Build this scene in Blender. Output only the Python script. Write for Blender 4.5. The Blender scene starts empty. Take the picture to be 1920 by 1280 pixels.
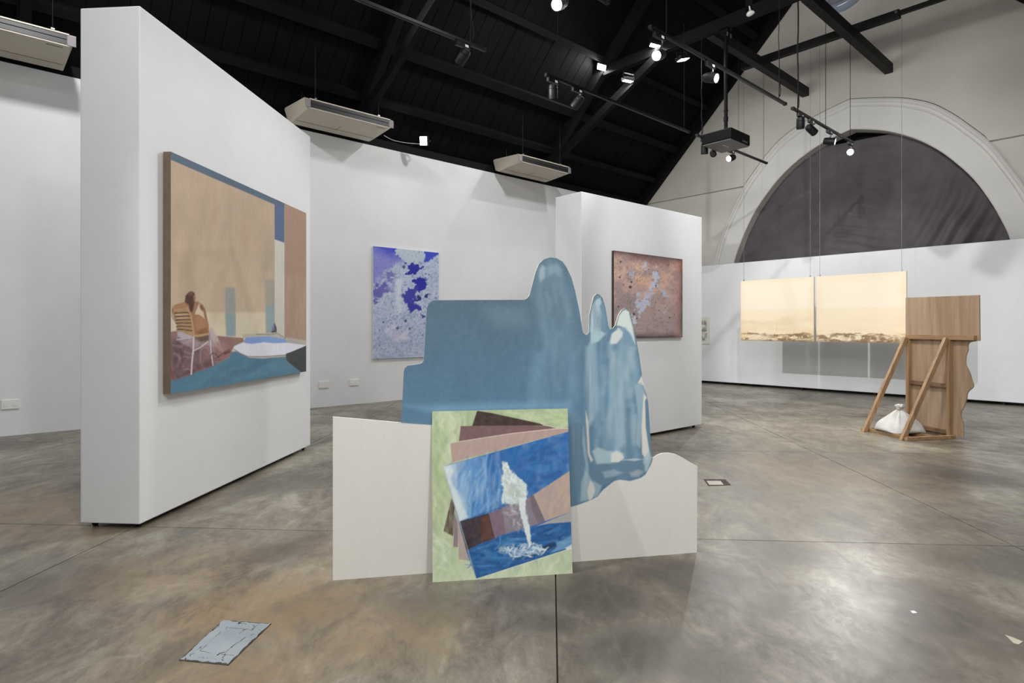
import bpy, bmesh, math, random
import numpy as np
from mathutils import Vector, Matrix, geometry as G

S = bpy.context.scene
COL = S.collection
random.seed(7)
rng = np.random.default_rng(11)

# ------------------------------------------------------------------ camera
F = 1127.0            # focal length in pixels of the 1920 wide frame
H = 1.1               # lens height
HZ = 616.0            # horizon row
cam_d = bpy.data.cameras.new('camera')
cam = bpy.data.objects.new('camera', cam_d)
COL.objects.link(cam)
cam.location = (0, 0, H)
cam.rotation_euler = (math.pi / 2, 0, 0)
cam_d.sensor_width = 36
cam_d.lens = F / 1920 * 36
cam_d.shift_y = (HZ - 640) / 1920
cam_d.clip_start = 0.05
S.camera = cam
S.view_settings.view_transform = 'Standard'
S.view_settings.look = 'None'
S.view_settings.gamma = 1
S.view_settings.use_curve_mapping = False
S.view_settings.exposure = 0.4
wd = bpy.data.worlds.new('world')
S.world = wd
wd.use_nodes = True
wd.node_tree.nodes['Background'].inputs[0].default_value = (0.02, 0.02, 0.022, 1)
wd.node_tree.nodes['Background'].inputs[1].default_value = 0.3

# room frame: u runs along the long left wall, v across the room
TH = math.atan2(1, 1.109)
CU, SU = math.cos(TH), math.sin(TH)
VL = 8.05             # left wall
UE = 11.4             # end wall
UB = -5.0             # wall behind the camera
VR = -1.3             # right wall
HL = 3.83             # left wall height
VC = 3.82             # ridge line / arch axis


def R(u, v, z=0.0):
    return Vector((u * CU - v * SU, u * SU + v * CU, z))


def lamp(kind, loc, target, power, size=0.1, angle=None, col=(1, 0.995, 0.985), blend=0.5):
    d = bpy.data.lights.new('lamp_light', kind)
    d.energy = power
    d.color = col
    if kind == 'SPOT':
        d.spot_size = math.radians(angle or 60)
        d.spot_blend = blend
        d.shadow_soft_size = size
    elif kind == 'AREA':
        d.shape = 'SQUARE'
        d.size = size
    else:
        d.shadow_soft_size = size
    o = bpy.data.objects.new('lamp_light', d)
    COL.objects.link(o)
    o.location = loc
    if target is not None:
        o.rotation_euler = (Vector(target) - Vector(loc)).to_track_quat('-Z', 'Y').to_euler()
    return o


# unseen lights added in place of gallery lamps, none with a fixture
UNSEEN_GAIN = 1.0
LIGHTS = [
    # unseen spots added to brighten the gable
    ('SPOT', R(2.5, 5.2, 4.3), R(11.4, 5.0, 5.0), 155, 0.6, 44),
    ('SPOT', R(2.5, 2.6, 4.2), R(11.4, 3.0, 5.0), 155, 0.6, 44),
    ('SPOT', R(3.2, 6.2, 4.7), R(11.4, 3.6, 5.0), 155, 0.6, 44),
    ('SPOT', R(3.0, 1.2, 4.0), R(11.4, 4.6, 4.8), 170, 0.6, 44),
    # above the frame: two spots inferred from canvas shadows, then added fill
    ('SPOT', R(2.4, 5.7, 4.3), R(9.7, 3.75, 1.1), 660, 0.03, 36),
    ('SPOT', R(4.4, 1.95, 5.2), R(9.7, 3.45, 1.2), 320, 0.03, 76),
    ('SPOT', R(3.6, 0.8, 4.2), R(7.2, 4.4, 1.3), 200, 0.15, 62),
    ('AREA', R(5.7, 4.9, 5.3), R(6.9, 8.0, 0.8), 46, 0.25, 0),
    ('AREA', R(4.2, 3.0, 5.3), R(3.0, 2.0, 0), 20, 0.25, 0),
    # over the camera: unseen fill lights, added without fixtures
    ('AREA', R(0.4, 5.2, 5.2), R(1.0, 8.0, 1.5), 60, 0.25, 0),
    ('AREA', R(0.4, 3.0, 5.3), R(3.5, 2.6, 0.5), 42, 0.25, 0),
    ('AREA', R(0.4, 0.6, 4.2), R(6.0, 1.0, 0.5), 40, 0.25, 0),
    # behind the camera: two added fills, then a spot inferred from a shadow
    ('AREA', R(0.5, -1.0, 3.1), (0.6, 3.0, 0.6), 44, 0.25, 0),
    ('AREA', R(-1.8, 0.2, 4.2), R(2.2, 2.0, 0.6), 38, 0.25, 0),
    ('SPOT', R(-3.3, 3.7, 4.6), (0.1, 2.8, 0.6), 620, 0.04, 34),
]
for k, loc, tg, pw, sz, an in LIGHTS:
    lamp(k, loc, tg, pw * UNSEEN_GAIN, sz, an or None)

# ------------------------------------------------------------------ helpers


def s2l(c):
    c = np.asarray(c, float) / 255.0
    return np.where(c <= 0.04045, c / 12.92, ((c + 0.055) / 1.055) ** 2.4)


def c4(c, k=1.0):
    l = np.clip(s2l(c) * k, 0, 1)
    return (float(l[0]), float(l[1]), float(l[2]), 1)


class NT:
    def __init__(self, name):
        self.m = bpy.data.materials.new(name)
        self.m.use_nodes = True
        self.t = self.m.node_tree
        self.b = self.t.nodes['Principled BSDF']

    def n(self, typ, **kw):
        nd = self.t.nodes.new(typ)
        for k, v in kw.items():
            if k.startswith('i_'):
                key = k[2:]
                key = int(key) if key.isdigit() else key.replace('_', ' ')
                nd.inputs[key].default_value = v
            else:
                setattr(nd, k, v)
        return nd

    def l(self, a, b):
        self.t.links.new(a, b)

    def noise(self, vec, scale, detail=4, rough=0.55, dist=0.0):
        nd = self.n('ShaderNodeTexNoise', i_Scale=scale, i_Detail=detail, i_Roughness=rough, i_Distortion=dist)
        self.l(vec, nd.inputs['Vector'])
        return nd.outputs['Fac']

    def ramp(self, fac, stops):
        r = self.n('ShaderNodeValToRGB')
        e = r.color_ramp.elements
        while len(e) < len(stops):
            e.new(0.5)
        for i, (p, c) in enumerate(stops):
            e[i].position = p
            e[i].color = c if len(c) == 4 else (*c, 1)
        self.l(fac, r.inputs[0])
        return r.outputs[0]

    def mix(self, fac, a, b, mode='MIX'):
        m = self.n('ShaderNodeMix', data_type='RGBA', blend_type=mode)
        for v, i in ((fac, 0), (a, 6), (b, 7)):
            if isinstance(v, bpy.types.NodeSocket):
                self.l(v, m.inputs[i])
            else:
                m.inputs[i].default_value = v
        return m.outputs[2]

    def math(self, op, a, b=0.0, clamp=False):
        m = self.n('ShaderNodeMath', operation=op, use_clamp=clamp)
        for v, i in ((a, 0), (b, 1)):
            if isinstance(v, bpy.types.NodeSocket):
                self.l(v, m.inputs[i])
            else:
                m.inputs[i].default_value = v
        return m.outputs[0]

    def maprange(self, v, a, b, c=0.0, d=1.0):
        m = self.n('ShaderNodeMapRange', interpolation_type='SMOOTHSTEP', i_1=a, i_2=b, i_3=c, i_4=d)
        self.l(v, m.inputs[0])
        return m.outputs[0]

    def bump(self, h, strength, dist=0.01):
        b = self.n('ShaderNodeBump', i_Strength=strength, i_Distance=dist)
        self.l(h, b.inputs['Height'])
        self.l(b.outputs[0], self.b.inputs['Normal'])

    def pos(self, scale=(1, 1, 1), rotz=0.0, obj=False):
        if obj:
            src = self.n('ShaderNodeTexCoord').outputs['Object']
        else:
            src = self.n('ShaderNodeNewGeometry').outputs['Position']
        mp = self.n('ShaderNodeMapping', i_Scale=scale, i_Rotation=(0, 0, rotz))
        self.l(src, mp.inputs['Vector'])
        return mp.outputs[0]

    def set(self, **kw):
        for k, v in kw.items():
            self.b.inputs[k.replace('_', ' ')].default_value = v


def plain(name, col, rough=0.5, metal=0.0, var=0.06, scale=6.0, bump=0.0, spec=0.5, obj=True):
    """painted or plastic surface: a colour with faint procedural mottling"""
    t = NT(name)
    p = t.pos(obj=obj)
    nz = t.noise(p, scale, 5)
    base = c4(col)
    lo = tuple(x * (1 - var) for x in base[:3])
    hi = tuple(min(1, x * (1 + var)) for x in base[:3])
    t.l(t.ramp(nz, [(0.3, lo), (0.7, hi)]), t.b.inputs['Base Color'])
    t.set(Roughness=rough, Metallic=metal)
    t.b.inputs['Specular IOR Level'].default_value = spec
    if bump:
        t.bump(t.noise(p, scale * 12, 3), bump, 0.004)
    return t.m


def emit(name, col, strength):
    t = NT(name)
    t.set(Emission_Strength=strength)
    t.b.inputs['Emission Color'].default_value = c4(col)
    t.b.inputs['Base Color'].default_value = (0.8, 0.8, 0.8, 1)
    return t.m


def wood(name, ca, cb, cc, axis='z', scale=1.0, rough=0.55):
    t = NT(name)
    sc = {'z': (9, 9, 0.7), 'x': (0.7, 9, 9), 'y': (9, 0.7, 9)}[axis]
    sc = tuple(s * scale for s in sc)
    p = t.pos(sc, obj=True)
    n1 = t.noise(p, 1.0, 5, 0.6, 1.2)
    p2 = t.pos(tuple(s * 5 for s in sc), obj=True)
    n2 = t.noise(p2, 1.0, 3, 0.6)
    base = t.ramp(n1, [(0.3, c4(ca)), (0.52, c4(cb)), (0.75, c4(cc))])
    col = t.mix(t.maprange(n2, 0.45, 0.75, 0, 0.35), base, c4(ca))
    t.l(col, t.b.inputs['Base Color'])
    t.set(Roughness=rough)
    t.bump(n2, 0.08, 0.003)
    return t.m


def vcol(name, rough=0.6, spec=0.35, bump=0.15, bscale=220.0):
    """paint: the pigment is a colour attribute on the surface, with a canvas weave in the bump"""
    t = NT(name)
    a = t.n('ShaderNodeVertexColor', layer_name='paint')
    p = t.pos(obj=True)
    nz = t.noise(p, 40, 4)
    t.l(t.mix(t.maprange(nz, 0.3, 0.8, 0, 0.03), a.outputs[0], (0.9, 0.88, 0.84, 1)), t.b.inputs['Base Color'])
    t.set(Roughness=rough)
    t.b.inputs['Specular IOR Level'].default_value = spec
    if bump:
        t.bump(t.noise(p, bscale, 2), bump, 0.002)
    return t.m


def tag(o, label=None, cat=None, group=None, kind=None):
    if label:
        o['label'] = label
    if cat:
        o['category'] = cat
    if group:
        o['group'] = group
    if kind:
        o['kind'] = kind
    return o


def thing(name, label, cat, loc=(0, 0, 0), rotz=0.0, group=None):
    o = bpy.data.objects.new(name, None)
    o.empty_display_size = 0.1
    COL.objects.link(o)
    o.location = loc
    o.rotation_euler = (0, 0, rotz)
    return tag(o, label, cat, group)


def link_mesh(name, me, mat, parent=None, loc=None, rotz=0.0):
    o = bpy.data.objects.new(name, me)
    COL.objects.link(o)
    if mat is not None:
        me.materials.append(mat)
    if parent is not None:
        o.parent = parent
    if loc is not None:
        o.location = loc
    if rotz:
        o.rotation_euler = (0, 0, rotz)
    return o


def frame_of(d):
    d = Vector(d).normalized()
    a = Vector((0, 0, 1)) if abs(d.z) < 0.95 else Vector((1, 0, 0))
    x = d.cross(a).normalized()
    y = d.cross(x).normalized()
    return x, y, d


class MB:
    def __init__(self):
        self.v, self.f = [], []

    def add(self, vs, fs):
        n = len(self.v)
        self.v += [tuple(p) for p in vs]
        self.f += [tuple(i + n for i in f) for f in fs]
        return self

    def box(self, lo, hi, M=None):
        vs = [Vector((x, y, z)) for z in (lo[2], hi[2]) for y in (lo[1], hi[1]) for x in (lo[0], hi[0])]
        if M is not None:
            vs = [M @ p for p in vs]
        return self.add(vs, [(0, 2, 3, 1), (4, 5, 7, 6), (0, 1, 5, 4), (1, 3, 7, 5), (3, 2, 6, 7), (2, 0, 4, 6)])

    def bar(self, p0, p1, w, h, up=(0, 0, 1)):
        """rectangular bar from p0 to p1, w wide sideways and h high along up"""
        p0, p1 = Vector(p0), Vector(p1)
        d = (p1 - p0)
        L = d.length
        d.normalize()
        s = d.cross(Vector(up)).normalized()
        n = s.cross(d).normalized()
        M = Matrix((s, d, n)).transposed().to_4x4()
        M.translation = p0
        return self.box((-w / 2, 0, -h / 2), (w / 2, L, h / 2), M)

    def cyl(self, p0, p1, r0, r1=None, n=16, cap0=True, cap1=True):
        r1 = r0 if r1 is None else r1
        p0, p1 = Vector(p0), Vector(p1)
        x, y, d = frame_of(p1 - p0)
        vs = []
        for p, r in ((p0, r0), (p1, r1)):
            for i in range(n):
                a = 2 * math.pi * i / n
                vs.append(p + x * (math.cos(a) * r) + y * (math.sin(a) * r))
        fs = [(i, (i + 1) % n, n + (i + 1) % n, n + i) for i in range(n)]
        if cap0:
            fs.append(tuple(reversed(range(n))))
        if cap1:
            fs.append(tuple(range(n, 2 * n)))
        return self.add(vs, fs)

    def lathe(self, p0, d, prof, n=20, cap=True):
        """prof: (distance along d, radius)"""
        x, y, d = frame_of(d)
        p0 = Vector(p0)
        vs, fs = [], []
        for t, r in prof:
            for i in range(n):
                a = 2 * math.pi * i / n
                vs.append(p0 + d * t + x * (math.cos(a) * r) + y * (math.sin(a) * r))
        for k in range(len(prof) - 1):
            for i in range(n):
                j = (i + 1) % n
                fs.append((k * n + i, k * n + j, (k + 1) * n + j, (k + 1) * n + i))
        if cap:
            fs.append(tuple(reversed(range(n))))
            fs.append(tuple(range((len(prof) - 1) * n, len(prof) * n)))
        return self.add(vs, fs)

    def tube(self, pts, r, n=6):
        pts = [Vector(p) for p in pts]
        vs, fs = [], []
        px = None
        for k, p in enumerate(pts):
            a = pts[max(0, k - 1)]
            b = pts[min(len(pts) - 1, k + 1)]
            x, y, d = frame_of(b - a)
            if px is not None:
                x = (px - d * px.dot(d)).normalized()
                y = d.cross(x)
            px = x
            for i in range(n):
                t = 2 * math.pi * i / n
                vs.append(p + x * (math.cos(t) * r) + y * (math.sin(t) * r))
        for k in range(len(pts) - 1):
            for i in range(n):
                j = (i + 1) % n
                fs.append((k * n + i, k * n + j, (k + 1) * n + j, (k + 1) * n + i))
        fs.append(tuple(reversed(range(n))))
        fs.append(tuple(range((len(pts) - 1) * n, len(pts) * n)))
        return self.add(vs, fs)

    def slab(self, outer, holes, fn, d0, d1):
        """polygon with holes in 2D, fn(a, b, depth) -> point, between two depths"""
        loops = [outer] + list(holes)
        tris = G.tessellate_polygon([[Vector((a, b, 0)) for a, b in lp] for lp in loops])
        flat = [p for lp in loops for p in lp]
        n = len(flat)
        vs = [fn(a, b, d0) for a, b in flat] + [fn(a, b, d1) for a, b in flat]
        fs = [tuple(t) for t in tris] + [tuple(n + i for i in reversed(t)) for t in tris]
        k = 0
        for lp in loops:
            m = len(lp)
            for i in range(m):
                j = (i + 1) % m
                fs.append((k + i, k + j, n + k + j, n + k + i))
            k += m
        return self.add(vs, fs)

    def build(self, name, mat, parent=None, loc=None, rotz=0.0, bevel=0.0, seg=2, smooth=False, recenter=False):
        me = bpy.data.meshes.new(name)
        vs = self.v
        if recenter:
            a = np.array([tuple(p) for p in vs])
            c = (a.min(0) + a.max(0)) / 2
            c[2] = a[:, 2].min()
            vs = (a - c).tolist()
            loc = tuple(c) if loc is None else tuple(np.array(loc) + c)
        me.from_pydata([tuple(p) for p in vs], [], self.f)
        bm = bmesh.new()
        bm.from_mesh(me)
        bmesh.ops.recalc_face_normals(bm, faces=bm.faces)
        bm.to_mesh(me)
        bm.free()
        if smooth:
            me.polygons.foreach_set('use_smooth', [True] * len(me.polygons))
            try:
                me.set_sharp_from_angle(angle=math.radians(40))
            except Exception:
                pass
        o = link_mesh(name, me, mat, parent, loc, rotz)
        if bevel:
            b = o.modifiers.new('bevel', 'BEVEL')
            b.width = bevel
            b.segments = seg
            b.limit_method = 'ANGLE'
        return o


def cat_rom(pts, n=6):
    P = [np.array(p, float) for p in pts]
    out = []
    for i in range(len(P) - 1):
        a, b, c, d = P[max(0, i - 1)], P[i], P[i + 1], P[min(len(P) - 1, i + 2)]
        for k in range(n):
            t = k / n
            out.append(0.5 * (2 * b + (c - a) * t + (2 * a - 5 * b + 4 * c - d) * t * t + (3 * b - a - 3 * c + d) * t ** 3))
    out.append(P[-1])
    return [tuple(p) for p in out]


def ray(px, py):
    return Vector(((px - 960) / F, 1.0, (HZ - py) / F))


def on_plane(px, py, p0, nrm):
    """world point where the sight line through a photo point meets a real plane"""
    o = Vector((0, 0, H))
    d = ray(px, py)
    return o + d * ((Vector(p0) - o).dot(Vector(nrm)) / d.dot(Vector(nrm)))


def on_floor(px, py, z=0.0):
    return on_plane(px, py, (0, 0, z), (0, 0, 1))


# ------------------------------------------------------------------ materials
M = {}


def wallmat(name, col, var=0.03, bump=0.12):
    t = NT(name)
    p = t.pos()
    n1 = t.noise(p, 0.9, 4)
    n2 = t.noise(p, 9, 5)
    b = c4(col)
    lo = tuple(x * (1 - var * 1.6) for x in b[:3])
    hi = tuple(min(1, x * (1 + var)) for x in b[:3])
    c1 = t.ramp(n1, [(0.3, lo), (0.7, hi)])
    t.l(t.mix(t.maprange(n2, 0.4, 0.75, 0, 0.05), c1, (0.5, 0.49, 0.46, 1)), t.b.inputs['Base Color'])
    t.set(Roughness=0.75)
    t.b.inputs['Specular IOR Level'].default_value = 0.25
    t.bump(t.noise(p, 55, 4), bump, 0.004)
    return t.m


M['wall'] = wallmat('white_wall_paint', (228, 229, 231))
M['partition'] = wallmat('partition_white_paint', (230, 232, 234), 0.02, 0.08)
M['gable'] = wallmat('grey_white_lime_paint', (205, 202, 196), 0.05)
M['canvas_sheet'] = wallmat('grey_cloth_lining', (204, 199, 191), 0.05, 0.05)
M['arch'] = wallmat('arch_plaster', (214, 213, 209), 0.05, 0.15)
M['black_wood'] = plain('black_stained_timber', (13, 13, 13), 0.7, var=0.25, scale=3, bump=0.2, spec=0.15)
M['black_board'] = plain('black_stained_board', (11, 11, 11), 0.75, var=0.3, scale=2.5, bump=0.2, spec=0.12)
M['black_metal'] = plain('black_powder_coat', (17, 17, 18), 0.5, var=0.15, spec=0.3)
M['black_beam'] = plain('black_painted_steel', (20, 19, 18), 0.6, var=0.2, spec=0.25)
M['track'] = plain('black_anodised_track', (34, 35, 39), 0.35, metal=0.5, var=0.1)
M['dark'] = plain('dark_void_lining', (8, 8, 8), 0.9, var=0.2)
M['steel'] = plain('zinc_steel', (150, 150, 150), 0.35, metal=0.9)
M['sticker'] = plain('white_sticker', (225, 226, 230), 0.6)
M['plastic_white'] = plain('white_plastic', (232, 231, 228), 0.35, var=0.02)
M['ac_shell'] = plain('cream_enamel', (196, 188, 172), 0.4, var=0.06, scale=3)
M['ac_grey'] = plain('mauve_grey_plastic', (128, 122, 128), 0.5)
M['ac_louvre'] = plain('dark_louvre_plastic', (52, 50, 55), 0.5)
M['ac_dark'] = plain('dark_grille_plastic', (20, 20, 23), 0.45)
M['ac_seam'] = plain('panel_seam_shadow_gap', (88, 80, 70), 0.7)
M['lamp_on'] = emit('lit_lamp_lens', (255, 252, 245), 14.0)
M['flood_on'] = emit('lit_flood_lens', (255, 248, 236), 20.0)
M['wire'] = plain('steel_wire', (120, 118, 114), 0.45, metal=0.5)
M['wire_dark'] = plain('black_cable', (14, 14, 14), 0.7, spec=0.2)
M['wire_white'] = plain('white_cable', (215, 213, 208), 0.5)
M['proj_black'] = plain('black_projector_plastic', (11, 11, 12), 0.65, spec=0.12)
M['lens_off'] = plain('dark_lamp_glass', (40, 34, 36), 0.08, var=0.3, spec=0.9)
M['proj_grey'] = plain('grey_projector_underside', (96, 93, 92), 0.5)
M['linen'] = plain('raw_linen_edge', (112, 95, 78), 0.8, var=0.12, scale=14, bump=0.2)
M['canvas_edge'] = plain('primed_canvas_edge', (214, 210, 196), 0.8, var=0.08, scale=20)
M['dark_edge'] = plain('dark_print_edge', (60, 45, 42), 0.6)
M['board_edge'] = plain('primed_board_edge', (226, 222, 212), 0.7, var=0.06, scale=20)
M['panel_back'] = wood('plywood_back', (150, 118, 84), (184, 150, 112), (205, 172, 134))
M['ply'] = wood('pale_plywood', (126, 101, 78), (164, 139, 113), (180, 156, 129), 'z', 0.55)
M['batten_z'] = wood('pine_batten_upright', (122, 95, 68), (160, 128, 94), (176, 144, 110), 'z', 1.3)
M['batten_y'] = wood('pine_batten_rail', (92, 70, 52), (122, 95, 72), (142, 114, 88), 'y', 1.3)
M['batten_x'] = wood('pine_batten_base', (122, 94, 66), (164, 130, 94), (180, 146, 110), 'x', 1.3)
M['frame_white'] = plain('white_frame', (226, 225, 220), 0.5)
M['paint'] = vcol('oil_paint_on_canvas')
M['paint_matte'] = vcol('matte_paint_on_board', 0.65, 0.3, 0.12, 300)
M['print'] = vcol('print_on_panel', 0.4, 0.4, 0.0)


def floor_material():
    t = NT('polished_concrete')
    geo = t.n('ShaderNodeNewGeometry').outputs['Position']
    n1 = t.noise(t.pos((1.1, 0.8, 1), -0.25), 0.9, 5, 0.6, 0.7)
    n2 = t.noise(t.pos((1.4, 0.85, 1), -0.3), 3.2, 10, 0.72, 1.0)
    n3 = t.noise(t.pos((2.1, 0.8, 1), -0.05), 10.0, 9, 0.78, 0.7)
    n5 = t.noise(t.pos((1.2, 0.8, 1), 0.3), 24.0, 6, 0.75, 0.4)
    n4 = t.noise(geo, 60, 3, 0.6)
    mixn = t.math('ADD', t.math('ADD', t.math('MULTIPLY', n1, 0.36), t.math('MULTIPLY', n5, 0.10)), t.math('ADD', t.math('MULTIPLY', n2, 0.34), t.math('MULTIPLY', n3, 0.20)))
    base = t.ramp(mixn, [(0.38, c4((74, 68, 60))), (0.455, c4((104, 97, 86))), (0.53, c4((133, 126, 112))), (0.62, c4((174, 168, 153)))])
    # edges of old trowel patches and fine scuffs
    pat = t.noise(t.pos((1.3, 1.0, 1), 0.6), 2.1, 9, 0.7, 0.8)
    base = t.mix(t.maprange(pat, 0.535, 0.575, 0, 0.22), base, c4((88, 80, 70)))
    base = t.mix(t.maprange(n5, 0.62, 0.72, 0, 0.30), base, c4((74, 67, 60)))
    base = t.mix(t.maprange(pat, 0.40, 0.36, 0, 0.20), base, c4((178, 172, 158)))
    # warm and dark stains the slab itself carries, each with its own place
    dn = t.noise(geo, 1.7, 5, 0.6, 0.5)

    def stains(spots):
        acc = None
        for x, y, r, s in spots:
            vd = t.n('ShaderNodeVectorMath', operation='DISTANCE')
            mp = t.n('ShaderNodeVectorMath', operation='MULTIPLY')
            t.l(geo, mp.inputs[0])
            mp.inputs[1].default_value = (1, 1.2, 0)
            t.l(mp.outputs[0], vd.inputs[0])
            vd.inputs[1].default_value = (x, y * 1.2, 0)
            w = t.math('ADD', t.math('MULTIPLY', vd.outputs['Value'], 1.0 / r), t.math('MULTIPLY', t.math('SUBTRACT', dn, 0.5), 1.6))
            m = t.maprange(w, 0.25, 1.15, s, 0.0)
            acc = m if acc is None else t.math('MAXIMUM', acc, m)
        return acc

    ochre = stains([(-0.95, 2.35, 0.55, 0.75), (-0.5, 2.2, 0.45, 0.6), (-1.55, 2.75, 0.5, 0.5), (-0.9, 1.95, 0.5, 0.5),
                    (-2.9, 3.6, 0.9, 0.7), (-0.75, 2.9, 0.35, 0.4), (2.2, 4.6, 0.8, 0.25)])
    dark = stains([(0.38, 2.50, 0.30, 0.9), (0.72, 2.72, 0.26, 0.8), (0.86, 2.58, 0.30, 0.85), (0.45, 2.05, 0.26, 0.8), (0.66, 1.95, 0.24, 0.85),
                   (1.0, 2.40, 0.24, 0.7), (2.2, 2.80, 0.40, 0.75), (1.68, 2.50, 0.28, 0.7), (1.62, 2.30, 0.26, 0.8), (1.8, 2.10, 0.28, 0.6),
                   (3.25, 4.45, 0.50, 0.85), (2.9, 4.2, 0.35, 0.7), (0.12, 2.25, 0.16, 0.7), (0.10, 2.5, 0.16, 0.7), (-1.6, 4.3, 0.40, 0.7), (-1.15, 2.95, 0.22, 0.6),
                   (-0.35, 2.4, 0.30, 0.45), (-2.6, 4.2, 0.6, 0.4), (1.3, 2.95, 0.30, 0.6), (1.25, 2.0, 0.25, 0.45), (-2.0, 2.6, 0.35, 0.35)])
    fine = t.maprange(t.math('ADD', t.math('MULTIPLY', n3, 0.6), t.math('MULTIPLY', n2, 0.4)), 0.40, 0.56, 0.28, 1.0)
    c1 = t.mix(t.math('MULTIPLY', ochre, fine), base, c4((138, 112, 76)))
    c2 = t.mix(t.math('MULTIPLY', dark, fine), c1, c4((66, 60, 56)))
    # light scratches and specks of paint
    sp = t.maprange(n4, 0.70, 0.78, 0, 0.35)
    c3 = t.mix(sp, c2, c4((205, 200, 190)))
    at = t.n('ShaderNodeAttribute', attribute_type='OBJECT', attribute_name='tone')
    c5 = t.mix(1.0, c3, at.outputs['Color'], 'MULTIPLY')
    # attribute holds a grey level per slab
    t.l(c5, t.b.inputs['Base Color'])
    t.l(t.maprange(mixn, 0.38, 0.62, 0.40, 0.27), t.b.inputs['Roughness'])
    t.b.inputs['Specular IOR Level'].default_value = 0.5
    t.bump(t.math('ADD', t.math('MULTIPLY', n2, 0.6), t.math('MULTIPLY', n3, 0.3)), 0.10, 0.02)
    return t.m


M['floor'] = floor_material()
M['joint'] = plain('dark_floor_joint', (62, 55, 47), 0.8, scale=4, obj=False)

# ------------------------------------------------------------------ setting


def structure(name, mb, mat, **kw):
    o = mb.build(name, mat, **kw)
    o['kind'] = 'structure'
    return o


def clip_poly(poly, a, b, c):
    """keep a*x + b*y <= c"""
    out = []
    for i in range(len(poly)):
        p, q = poly[i], poly[(i + 1) % len(poly)]
        dp, dq = a * p[0] + b * p[1] - c, a * q[0] + b * q[1] - c
        if dp <= 0:
            out.append(p)
        if dp * dq < 0:
            t = dp / (dp - dq)
            out.append((p[0] + (q[0] - p[0]) * t, p[1] + (q[1] - p[1]) * t))
    return out


room = [tuple(R(u, v)[:2]) for u, v in ((UB, VR), (UE, VR), (UE, VL), (UB, VL))]
fl = MB()
fl.slab(room, [], lambda a, b, d: (a, b, d), -0.10, -0.012)
floor = structure('floor', fl, M['joint'])
g = 0.065
gn = math.hypot(1, g)
D1 = (g / gn, 1 / gn)
D2 = (1 / gn, -g / gn)
SP = 2.32
TONE = {(0, 0): 1.0, (-1, 0): 1.0, (0, 1): 1.06, (0, -1): 0.86, (-1, -1): 0.93, (1, -1): 0.9, (1, 0): 1.03, (1, 1): 1.08}
for i in range(-6, 6):
    for j in range(-6, 6):
        p0, q0 = 0.02 + SP * i + 0.003, 3.2 + SP * j + 0.003
        sq = [(p0, q0), (p0 + SP - 0.006, q0), (p0 + SP - 0.006, q0 + SP - 0.006), (p0, q0 + SP - 0.006)]
        poly = [(p * D2[0] + q * D1[0], p * D2[1] + q * D1[1]) for p, q in sq]
        for a, b, c in ((CU, SU, UE), (-CU, -SU, -UB), (-SU, CU, VL), (SU, -CU, -VR)):
            if poly:
                poly = clip_poly(poly, a, b, c)
        if len(poly) < 3:
            continue
        sl = MB().slab(poly, [], lambda a, b, d: (a, b, d), -0.0119, 0.0).build('concrete_slab', M['floor'], floor)
        tn = TONE.get((i, j), random.uniform(0.95, 1.05))
        sl['tone'] = (tn, tn, tn)

RT = 12.16  # roof plane z = RT - v on the left slope
VRIDGE = 3.93
ZR = RT - VRIDGE


def zroof(v):
    return RT - v if v >= VRIDGE else ZR - (VRIDGE - v)


def uv_box(u0, u1, v0, v1, z0, z1):
    b = MB()
    vs = [R(u, v, z) for z in (z0, z1) for v in (v0, v1) for u in (u0, u1)]
    b.add(vs, [(0, 2, 3, 1), (4, 5, 7, 6), (0, 1, 5, 4), (1, 3, 7, 5), (3, 2, 6, 7), (2, 0, 4, 6)])
    return b


structure('wall_left', uv_box(UB, UE, VL, VL + 0.25, -0.05, HL), M['wall'])
structure('wall_right', uv_box(UB, UE, VR - 0.25, VR, -0.05, 2.95), M['wall'])
gab = [(VR - 0.25, -0.05), (VL + 0.25, -0.05), (VL + 0.25, zroof(VL + 0.25)), (VRIDGE, ZR), (VR - 0.25, zroof(VR - 0.25))]
structure('wall_back', MB().slab(gab, [], lambda a, b, d: R(d, a, b), UB - 0.25, UB), M['wall'])

outer_h = [(2.60, 1.6), (2.60, 2.1), (2.57, 2.41), (2.50, 2.70), (2.42, 2.95), (2.31, 3.20), (2.18, 3.45), (1.93, 3.89),
           (1.66, 4.22), (1.45, 4.45), (1.18, 4.68), (0.82, 4.86), (0.42, 4.98), (0.0, 5.08)]
inner_h = [(2.20, 1.6), (2.19, 2.1), (2.15, 2.43), (2.05, 2.72), (1.92, 3.02), (1.71, 3.40), (1.42, 3.77), (1.18, 4.01),
           (0.90, 4.22), (0.56, 4.40), (0.27, 4.50), (0.0, 4.57)]


def arch_curve(half, n=48):
    pts = np.array(cat_rom(half, 12))
    d = np.r_[0, np.cumsum(np.hypot(*np.diff(pts, axis=0).T))]
    t = np.linspace(0, d[-1], n)
    h = np.c_[np.interp(t, d, pts[:, 0]), np.interp(t, d, pts[:, 1])]
    left = [(VC + a, b) for a, b in h]
    right = [(VC - a, b) for a, b in h[::-1][1:]]
    return left + right


oc, ic = arch_curve(outer_h), arch_curve(inner_h)
mid = [tuple(np.array(o) * (1 - t) + np.array(i) * t for t in (0.12, 0.2, 0.27)) for o, i in zip(oc, ic)]
wall_end = structure('wall_end', MB().slab(gab, [list(ic)], lambda a, b, d: R(d, a, b), UE, UE + 0.26), M['gable'])
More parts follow.
